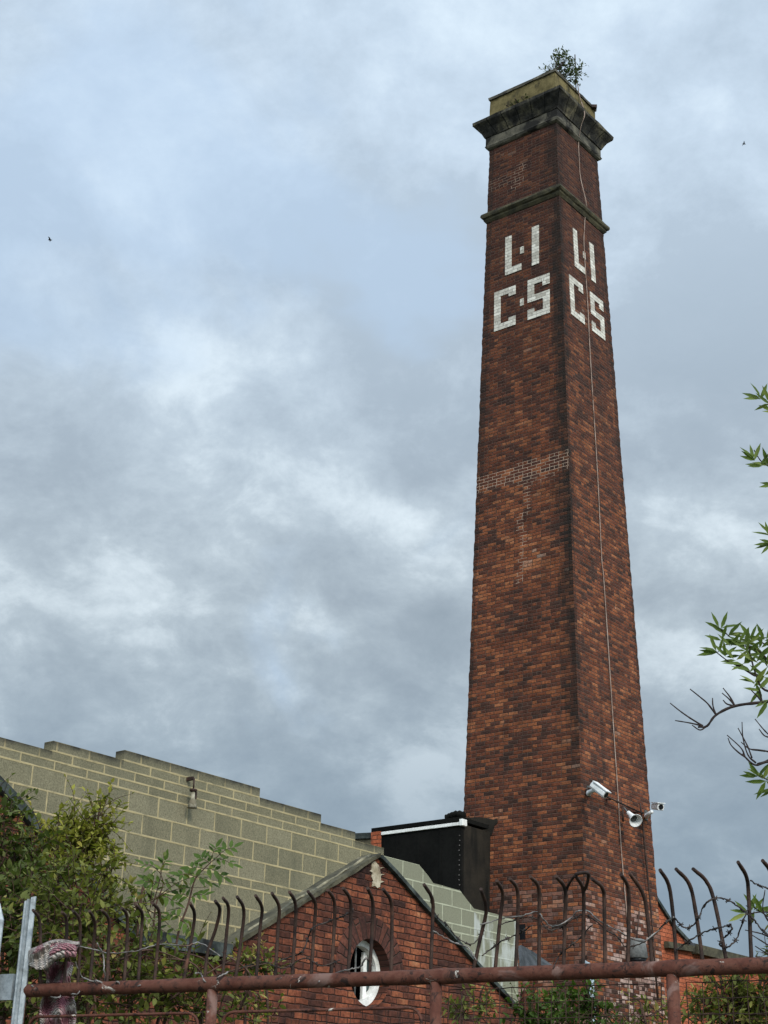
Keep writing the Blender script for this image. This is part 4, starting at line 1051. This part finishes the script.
# ---------------------------------------------------------------- vegetation on the left
def gbase(px, y): q = at(px, 1000, y); return (q.x, q.y, 0)
shrub('ivy_bush', 'dense dark green ivy mass at the left edge under the block wall', 'bush', gbase(10, 8.6),
      [(4, 820, 12, 10, 8.8, .3, .35), (15, 868, 34, 32, 8.8, 1.4, .4), (22, 905, 42, 36, 8.4, 1.8, .45), (12, 950, 42, 40, 8.2, 1.8, .4), (40, 990, 50, 36, 8.2, 1.6, .35), (-25, 870, 40, 80, 9., 1.2, .4)], L_dark, M_bramble, 460, leaf=(.055, .033), nl=(6, 10), tw=(.12, .32))
shrub('yellow_green_shrub', 'yellow green leafy shrub rising against the block wall at left', 'bush', gbase(75, 9.4),
      [(72, 838, 28, 22, 9.4, 1.5, .55), (97, 826, 12, 20, 9.4, .7, .5), (88, 858, 26, 22, 9.4, 1.2, .5), (55, 872, 32, 26, 9.2, 1., .4), (40, 845, 20, 18, 9.4, .5, .5), (104, 888, 16, 26, 9.2, .5, .3)], L_yel, M_bramble, 280, leaf=(.050, .025), nl=(8, 12), tw=(.12, .3))
shrub('bramble_thicket', 'tangled green bramble thicket behind the left stretch of the rusty fence', 'bush', gbase(120, 7.9),
      [(80, 930, 38, 36, 7.9, 1.5, .5), (128, 962, 34, 30, 7.8, 1.1, .45), (165, 992, 48, 24, 7.8, 1.2, .5), (95, 1000, 60, 28, 7.7, 1.6, .55), (205, 1008, 30, 24, 7.8, .8, .5), (140, 908, 16, 16, 8., .35, .5), (60, 900, 30, 30, 8., .8, .45), (182, 972, 16, 12, 7.9, .2, .6)], L_mid, M_bramble, 370, leaf=(.053, .029), nl=(5, 9), tw=(.14, .34))
# bare arching bramble canes in the thicket
bc = empty('bramble_canes', gbase(200, 7.6), 'bare brown bramble canes arching behind the fence below the gable corner', 'brambles')
for a, b, c in [((240, 1010), (250, 975), (222, 952)), ((215, 1010), (195, 965), (150, 958)), ((190, 985), (235, 970), (275, 962)), ((225, 985), (205, 960), (180, 952)), ((170, 1000), (205, 975), (240, 955)), ((120, 960), (150, 950), (188, 962))]:
    bm = bmesh.new(); add_tube(bm, curve([at(*a, 7.6), at(*b, 7.5), at(*c, 7.6)], 8), [.007 - .0003 * i for i in range(17)], 5); obj('cane', bm, M_bramble, bc)
# elder saplings with pinnate leaves
def sapling(name, label, cat, base, stems, mat, y, leaf=(.075, .030), pairs=2, ln=.13, rad=.008, group=None):
    t = empty(name, base, label, cat, group); Lv = Leaves(); bm = bmesh.new()
    for st in stems:
        pts_ = [at(x, yy, y) for x, yy in st['path']]; c = curve(pts_, 6)
        add_tube(bm, c, [rad * (1 - .75 * i / len(c)) for i in range(len(c))], 5)
        for (x, yy, dx, dz) in st['leaves']:
            p = at(x, yy, y); d = Vector((dx, random.uniform(-.5, .5), dz)).normalized()
            compound(Lv, bm, p, d, ln * random.uniform(.8, 1.2), pairs, leaf, st.get('tint', .5), (Z * .75 - FWD * .65 + rdir(0) * .25).normalized())
    obj('stem', bm, M_bramble, t); Lv.build('foliage', mat, t); return t
sapling('elder_sapling', 'elder sapling with toothed fresh green leaves standing against the block wall', 'sapling', gbase(175, 8.6), [
    dict(path=[(172, 985), (178, 935), (188, 905), (195, 880), (205, 868), (218, 856)], tint=.55, leaves=[(217, 857, .8, .6), (214, 860, .9, -.1), (210, 864, -.7, .5), (205, 868, .9, -.3), (204, 869, -.9, .1), (197, 878, -1, .2), (197, 878, .95, -.2), (190, 898, -.9, .4), (190, 898, .9, .25), (183, 908, -.8, -.4), (181, 917, -.9, .1), (180, 920, .5, -.4), (210, 862, .3, .9)]),
    dict(path=[(140, 985), (152, 935), (156, 905), (163, 885), (160, 872)], tint=.6, leaves=[(160, 873, .3, .9), (160, 873, -.8, .5), (163, 884, .9, .1), (162, 884, -1, .1), (158, 896, .9, -.2), (157, 897, -.9, .1), (166, 880, .9, .5), (153, 918, -.8, -.2), (152, 926, .8, -.3), (157, 888, -.7, .6)]),
], L_elder, 8.6, leaf=(.062, .027), pairs=3, ln=.095)
shrub('gable_weed', 'small green weed clump growing in front of the gable between the tenth and fourteenth spike', 'weed', gbase(255, 8.2),
      [(246, 966, 11, 9, 8.2, 1, .55), (266, 968, 11, 9, 8.2, 1, .6), (255, 1012, 26, 14, 8.2, 1.4, .6)], L_mid, M_bramble, 60, leaf=(.045, .022), nl=(5, 8), tw=(.08, .16))
shrub('tower_foot_shrub', 'bright green shrub below the rail in front of the chimney foot', 'bush', gbase(570, 9.6),
      [(562, 1012, 34, 13, 9.6, 1.5, .5), (598, 1016, 16, 14, 9.6, .8, .45), (532, 1020, 18, 9, 9.6, .7, .5), (588, 1000, 8, 11, 9.6, .35, .4), (570, 1036, 60, 16, 9.6, 1, .4)], L_elder, M_bramble, 190, leaf=(.045, .024), nl=(6, 10), tw=(.1, .25))
shrub('gable_foot_weed', 'thin green weed below the rail right of the round window', 'weed', gbase(475, 9.0),
      [(462, 1012, 10, 12, 9., 1, .5), (480, 1008, 8, 14, 9., 1, .5)], L_mid, M_bramble, 36, leaf=(.045, .022), nl=(4, 7), tw=(.08, .2))
shrub('corner_thicket', 'green thicket of grassy leaves behind the mesh at the lower right corner', 'bush', gbase(745, 7.4),
      [(736, 1003, 20, 13, 7.4, 1.1, .45), (760, 1000, 14, 20, 7.4, 1.0, .4), (712, 1020, 20, 9, 7.4, .7, .6), (745, 1022, 34, 12, 7.4, 1.2, .5), (722, 986, 8, 5, 7.4, .15, .5), (672, 1022, 14, 6, 7.6, .25, .65), (645, 1020, 12, 7, 7.6, .25, .55), (780, 975, 12, 26, 7.4, .7, .4)], L_mid, M_bramble, 220, leaf=(.05, .018), nl=(6, 10), tw=(.1, .25))

# ---------------------------------------------------------------- ash tree just outside the right edge
TYY = 6.9
tb = at(835, 1000, TYY)
tree = empty('ash_tree', (tb.x, tb.y, 0), 'ash tree with lance shaped leaves and bare twigs leaning in from the right edge', 'tree')
bm = bmesh.new()
trunk = [Vector((tb.x, tb.y, -.05)), Vector((tb.x + .02, tb.y, 1.2)), at(832, 880, TYY), at(826, 700, TYY), at(832, 540, TYY), at(830, 380, TYY), at(840, 300, TYY)]
c = curve(trunk, 6); add_tube(bm, c, [.055 * (1 - .8 * i / len(c)) for i in range(len(c))], 8); obj('trunk', bm, M_bark, tree)
Lv = Leaves(); tw = 1
def branch(pts, r0, r1, b=None, dy=0.):
    P_ = [at(x, y, TYY + dy * i) for i, (x, y) in enumerate(pts)]; c = curve(P_, 5)
    bb = bmesh.new(); add_tube(bb, c, [(r0 + (r1 - r0) * i / (len(c) - 1)) * random.uniform(.9, 1.18) for i in range(len(c))], 6)
    obj('bare_twig' if b is not None else 'branch', bb, M_twig, tree); return P_
# bare branch
branch([(828, 705), (800, 698), (765, 702), (735, 706), (716, 715), (707, 726), (698, 727)], .0085, .004, tw)
for a in ([(716, 715), (708, 704), (700, 697), (690, 689)], [(716, 715), (713, 706), (712.5, 698)], [(703, 726), (690, 718), (680, 711), (670, 703)], [(703, 726), (690, 723), (675, 720.5)], [(707, 726), (700, 730), (692, 725)],
          [(735, 706), (729, 699), (722, 693)], [(735, 706), (730, 697), (723, 688)], [(735, 706), (727, 704), (723, 700)], [(762, 702), (757, 696), (751, 690)], [(762, 702), (761, 697), (759, 690)]):
    branch(a, .0042, .0022, tw)
branch([(830, 785), (795, 772), (770, 762), (755, 765), (742, 754)], .007, .0035, tw)
for a in ([(745, 757), (738, 752), (731, 745), (728, 738)], [(745, 757), (741, 748), (727, 735)], [(756, 763), (748, 755), (743, 738), (742, 722)], [(752, 758), (747, 745), (738, 728)], [(765, 751), (750, 749), (741, 742)], [(770, 752), (760, 750), (750, 749)], [(775, 740), (765, 731), (755, 719)], [(775, 738), (765, 736), (759, 729)], [(757, 764), (768, 760), (780, 750)]):
    branch(a, .004, .002, tw)
# lower twigs near the last spikes
for a in ([(810, 960), (780, 935), (765, 915), (757, 900)], [(790, 955), (770, 946), (752, 935)], [(790, 962), (770, 955), (755, 946)], [(790, 935), (772, 925), (763, 910), (765, 890)], [(785, 930), (770, 918), (750, 905)], [(780, 945), (765, 935), (745, 930)], [(795, 975), (775, 963), (755, 956)]):
    branch(a, .004, .002, tw)
# leafy shoots
branch([(829, 680), (790, 690), (765, 690), (755, 672), (747, 640)], .007, .003)
branch([(755, 676), (742, 668), (728, 661), (716, 652)], .0045, .0022)
branch([(772, 665), (758, 650), (742, 645), (729, 636), (718, 627)], .0045, .002)
branch([(829, 640), (800, 640), (770, 645), (758, 640)], .006, .003)
branch([(829, 480), (800, 470), (775, 468), (762, 462), (754, 450)], .005, .0022)
branch([(830, 420), (800, 412), (778, 408), (768, 402), (758, 396)], .005, .0022)
branch([(829, 560), (800, 548), (780, 543), (768, 541)], .005, .0022)
branch([(829, 800), (800, 790), (775, 783), (760, 776)], .005, .0022)
branch([(812, 930), (790, 918), (765, 912), (748, 914)], .005, .0022)
def spray(x, y, dirs, ln=.088, w=.021, tint=.5):
    p = at(x, y, TYY)
    for dx, dz in dirs:
        d = (RT * dx + UP * dz + FWD * random.uniform(-.25, .25)).normalized(); sc = random.uniform(.85, 1.15)
        Lv.leaf(p + rdir(0) * .006, d, (UP * .4 - FWD * .8 + rdir(0) * .5).normalized(), ln * sc, w * sc, max(0, min(1, tint + random.gauss(0, .18))), random.uniform(-.1, .35))
for x, y, dirs in [
    (717, 652, [(-1, .05), (-.9, .35), (-.8, -.1), (.2, .7), (-.3, .8)]), (726, 656, [(-.6, .6), (.7, .5), (.9, .1), (-.2, .8)]), (720, 628, [(-.4, .7), (-.7, .3), (.8, .2), (.3, .8)]), (728, 634, [(.9, .2), (.9, -.05), (-.6, .3), (.5, .6)]),
    (738, 642, [(.95, .1), (-.8, .2), (.4, .8), (-.9, -.15)]), (745, 645, [(.1, .9), (.8, .5), (-.7, .4), (.6, -.4)]), (752, 640, [(.6, .8), (-.5, .7), (.9, .2), (.2, .9)]), (760, 648, [(.7, .6), (-.8, .3), (.3, -.8), (.1, .9)]), (765, 640, [(-.4, .9), (.3, .9), (.9, .3), (-.9, .1)]),
    (744, 664, [(-.95, .15), (.4, .8), (-.6, -.3), (.8, .4)]), (750, 672, [(-.9, .2), (-.8, .5), (.7, -.3), (.6, .6)]), (755, 684, [(-.95, .3), (-.7, .6), (.8, -.1), (.5, .7), (.2, -.6)]), (764, 676, [(-.6, .5), (.5, .5), (-.5, -.6), (.8, -.3)]), (768, 700, [(-.7, -.4), (.4, -.7), (-.4, -.6)]), (735, 660, [(-.8, -.1), (.6, .4), (-.5, .6)]),
    (754, 460, [(-.95, .25), (-.6, .7), (-.1, .9), (.3, .8), (-.8, .5)]), (762, 466, [(-.95, .1), (-.9, -.05), (.6, .4), (.4, .8)]), (768, 466, [(-.9, .25), (-.3, .8), (.6, .6)]),
    (760, 399, [(-.8, .3), (-.3, .8), (.3, .7), (-.9, .0)]), (770, 404, [(-.7, .5), (-.4, .8), (.5, .4), (-.8, -.3)]), (777, 412, [(-.9, .0), (-.8, .3)]),
    (770, 535, [(-.7, .6), (-.9, .25), (-.3, .8)]), (772, 544, [(-.98, .0), (-.95, .2), (-.9, -.3), (-.6, -.5)]), (775, 485, [(-.9, .1), (-.8, -.1)]),
    (758, 776, [(-.95, -.05), (-.8, .3), (-.4, .5), (.2, .4)]), (766, 780, [(-.6, .4), (-.3, -.6), (.5, .2), (-.9, -.1)]), (775, 790, [(-.7, -.1), (-.9, -.4), (-.5, .5)]), (747, 652, [(-.7, .5), (.6, .6), (.1, .9), (-.9, .1)]), (757, 662, [(-.8, .4), (.5, .7), (.9, .0)]), (762, 655, [(-.5, .8), (.6, .6), (-.9, -.1)]), (731, 645, [(-.7, .6), (.5, .8), (.9, .2)]), (722, 640, [(-.9, .3), (.2, .8), (.8, -.2)]), (760, 690, [(-.9, .2), (.5, .6), (-.5, -.6)]), (766, 664, [(-.8, .6), (.2, .9), (.7, .1)]), (762, 778, [(.3, .6), (-.6, .5)]),
    (747, 914, [(-.9, .1), (-.8, -.3), (-.5, .5), (.3, .6)]), (755, 910, [(-.5, .6), (.5, .5), (.7, .1), (-.2, -.6)]), (764, 913, [(-.4, .7), (.6, .5), (.5, -.3)])]:
    spray(x, y, dirs)
# the rest of the crown, out of frame: shoots along the trunk so the tree stands whole
for _ in range(150):
    q = random.choice(trunk[2:]) + Vector((random.uniform(.05, .7), random.uniform(-.5, .6), random.uniform(-.3, .5)))
    for _k in range(6): Lv.leaf(q + rdir(0) * .05, rdir(.2), rdir(.5), .065, .018, random.random(), .2)
Lv.build('foliage', L_tree, tree)

# birds, far off
for i, (x, y, dst, lab) in enumerate([(50, 240, 70, 'tiny dark bird gliding in the clouds left of the chimney'), (744, 144, 80, 'tiny dark bird in the upper right of the sky')]):
    p = at(x, y, dst); b = empty('bird', p, lab, 'bird', 'birds in the sky')
    bm = bmesh.new(); add_tube(bm, [p + Vector((-.11, 0, .01)), p + Vector((-.05, 0, .01)), p, p + Vector((.07, 0, 0)), p + Vector((.12, .0, .0))], [.008, .03, .035, .025, .006], 8)
    obj('body', bm, M_bird, b, True)
    for s in (-1, 1):
        bm = bmesh.new(); v = [bm.verts.new(p + Vector(q)) for q in ((.05, 0, .02), (.0, .16 * s, .07), (-.06, .27 * s, .045), (-.05, .14 * s, .05), (-.05, 0, .015))]
        f = bm.faces.new(v); ex = bmesh.ops.extrude_face_region(bm, geom=[f])
        for g in ex['geom']:
            if isinstance(g, bmesh.types.BMVert): g.co.z -= .008
        obj('wing', bm, M_bird, b)

# ---------------------------------------------------------------- sky and sun
SUN_EL, SUN_AZ = R(34), R(158)          # azimuth clockwise from north: behind the camera, to its right
W = D.worlds.new('World'); scene.world = W; W.use_nodes = True
nt = W.node_tree; nt.nodes.clear()
class WN_(NT):
    def __init__(s): s.t = nt
N = WN_()
outw = N.n('OutputWorld'); bg = N.n('Background'); nt.links.new(bg.outputs[0], outw.inputs[0])
sky = N.n('TexSky'); sky.sky_type = 'NISHITA'; sky.sun_disc = False; sky.sun_elevation = SUN_EL; sky.sun_rotation = SUN_AZ; sky.air_density = 1.0; sky.dust_density = 1.5
gd = N.coord('Generated')
sp = N.n('SeparateXYZ'); N.set(sp.inputs[0], gd)
el_ = N.math('MAXIMUM', sp.outputs[2], 0.)
den = N.math('ADD', el_, .55)
pv = N.n('CombineXYZ'); N.set(pv.inputs[0], N.math('DIVIDE', sp.outputs[0], den)); N.set(pv.inputs[1], N.math('DIVIDE', sp.outputs[1], den)); pv.inputs[2].default_value = 3.7
P_ = pv.outputs[0]
n1 = N.noise(P_, 5.6, 10, .60, dist=.30); n2 = N.noise(P_, 16., 9, .66, dist=.2); n3 = N.noise(P_, 2.1, 4, .55)
wv = N.n('VectorMath', operation='MULTIPLY_ADD'); N.set(wv.inputs[0], N.noise(P_, 7., 5, .6, out=1)); wv.inputs[1].default_value = (.22, .22, .22); N.set(wv.inputs[2], P_)
vo = N.n('TexVoronoi', feature='SMOOTH_F1'); N.set(vo.inputs['Vector'], wv.outputs[0]); vo.inputs['Scale'].default_value = 7.5; vo.inputs['Smoothness'].default_value = .45
bil = N.math('MULTIPLY', N.math('SUBTRACT', .46, vo.outputs['Distance']), .17)
dens = N.math('ADD', bil, N.math('ADD', N.math('ADD', N.math('MULTIPLY', n1, .46), N.math('MULTIPLY', n2, .33)), N.math('MULTIPLY', n3, .23)))
shade = N.ramp(dens, [(.35, (5.0, 5.65, 6.05)), (.41, (4.0, 4.6, 5.0)), (.45, (3.25, 3.8, 4.2)), (.50, (2.75, 3.25, 3.65)), (.56, (2.35, 2.8, 3.2)), (.65, (2.0, 2.42, 2.8))])
high = N.step(el_, .30, .62)
thin = N.ramp(dens, [(.38, (4.9, 5.8, 6.6)), (.47, (4.0, 4.85, 5.75)), (.56, (3.3, 4.05, 4.85))])
cl = N.mix(high, shade, thin)
low = N.math('SUBTRACT', 1., N.step(el_, .12, .36))
cl = N.mix(N.math('MULTIPLY', low, .78), cl, (1.30, 1.80, 2.30))
gap = N.math('MULTIPLY', N.step(N.noise(P_, 3.3, 5, .55, dist=.4), .56, .68), .5)
cl = N.mix(gap, cl, (3.3, 4.35, 5.7))
cl = N.mix(.05, cl, sky.outputs[0])
# unseen cloud on the sun side, boosted to add light on the objects
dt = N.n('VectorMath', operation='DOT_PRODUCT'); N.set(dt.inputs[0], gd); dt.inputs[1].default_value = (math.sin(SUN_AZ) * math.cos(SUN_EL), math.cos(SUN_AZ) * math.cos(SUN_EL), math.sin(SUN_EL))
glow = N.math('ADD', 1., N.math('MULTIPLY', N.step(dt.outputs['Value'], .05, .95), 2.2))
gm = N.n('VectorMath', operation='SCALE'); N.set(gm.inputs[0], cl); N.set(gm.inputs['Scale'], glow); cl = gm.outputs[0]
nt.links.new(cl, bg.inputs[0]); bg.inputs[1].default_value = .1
sl_ = D.lights.new('sun', 'SUN'); sl_.energy = 1.5; sl_.angle = R(14); sl_.color = (1., .95, .86)
so = D.objects.new('sun', sl_); COL.objects.link(so)
dirv = Vector((math.sin(SUN_AZ) * math.cos(SUN_EL), math.cos(SUN_AZ) * math.cos(SUN_EL), math.sin(SUN_EL)))
so.rotation_euler = dirv.to_track_quat('Z', 'Y').to_euler(); so.location = (20, -20, 30)

vs_ = scene.view_settings
scene.display_settings.display_device = 'sRGB'
vs_.view_transform = 'Standard'; vs_.look = 'None'; vs_.exposure = .65; vs_.gamma = 1.; vs_.use_curve_mapping = False
scene.cycles.use_denoising = True
scene.cycles.max_bounces = 6
scene.render.film_transparent = False
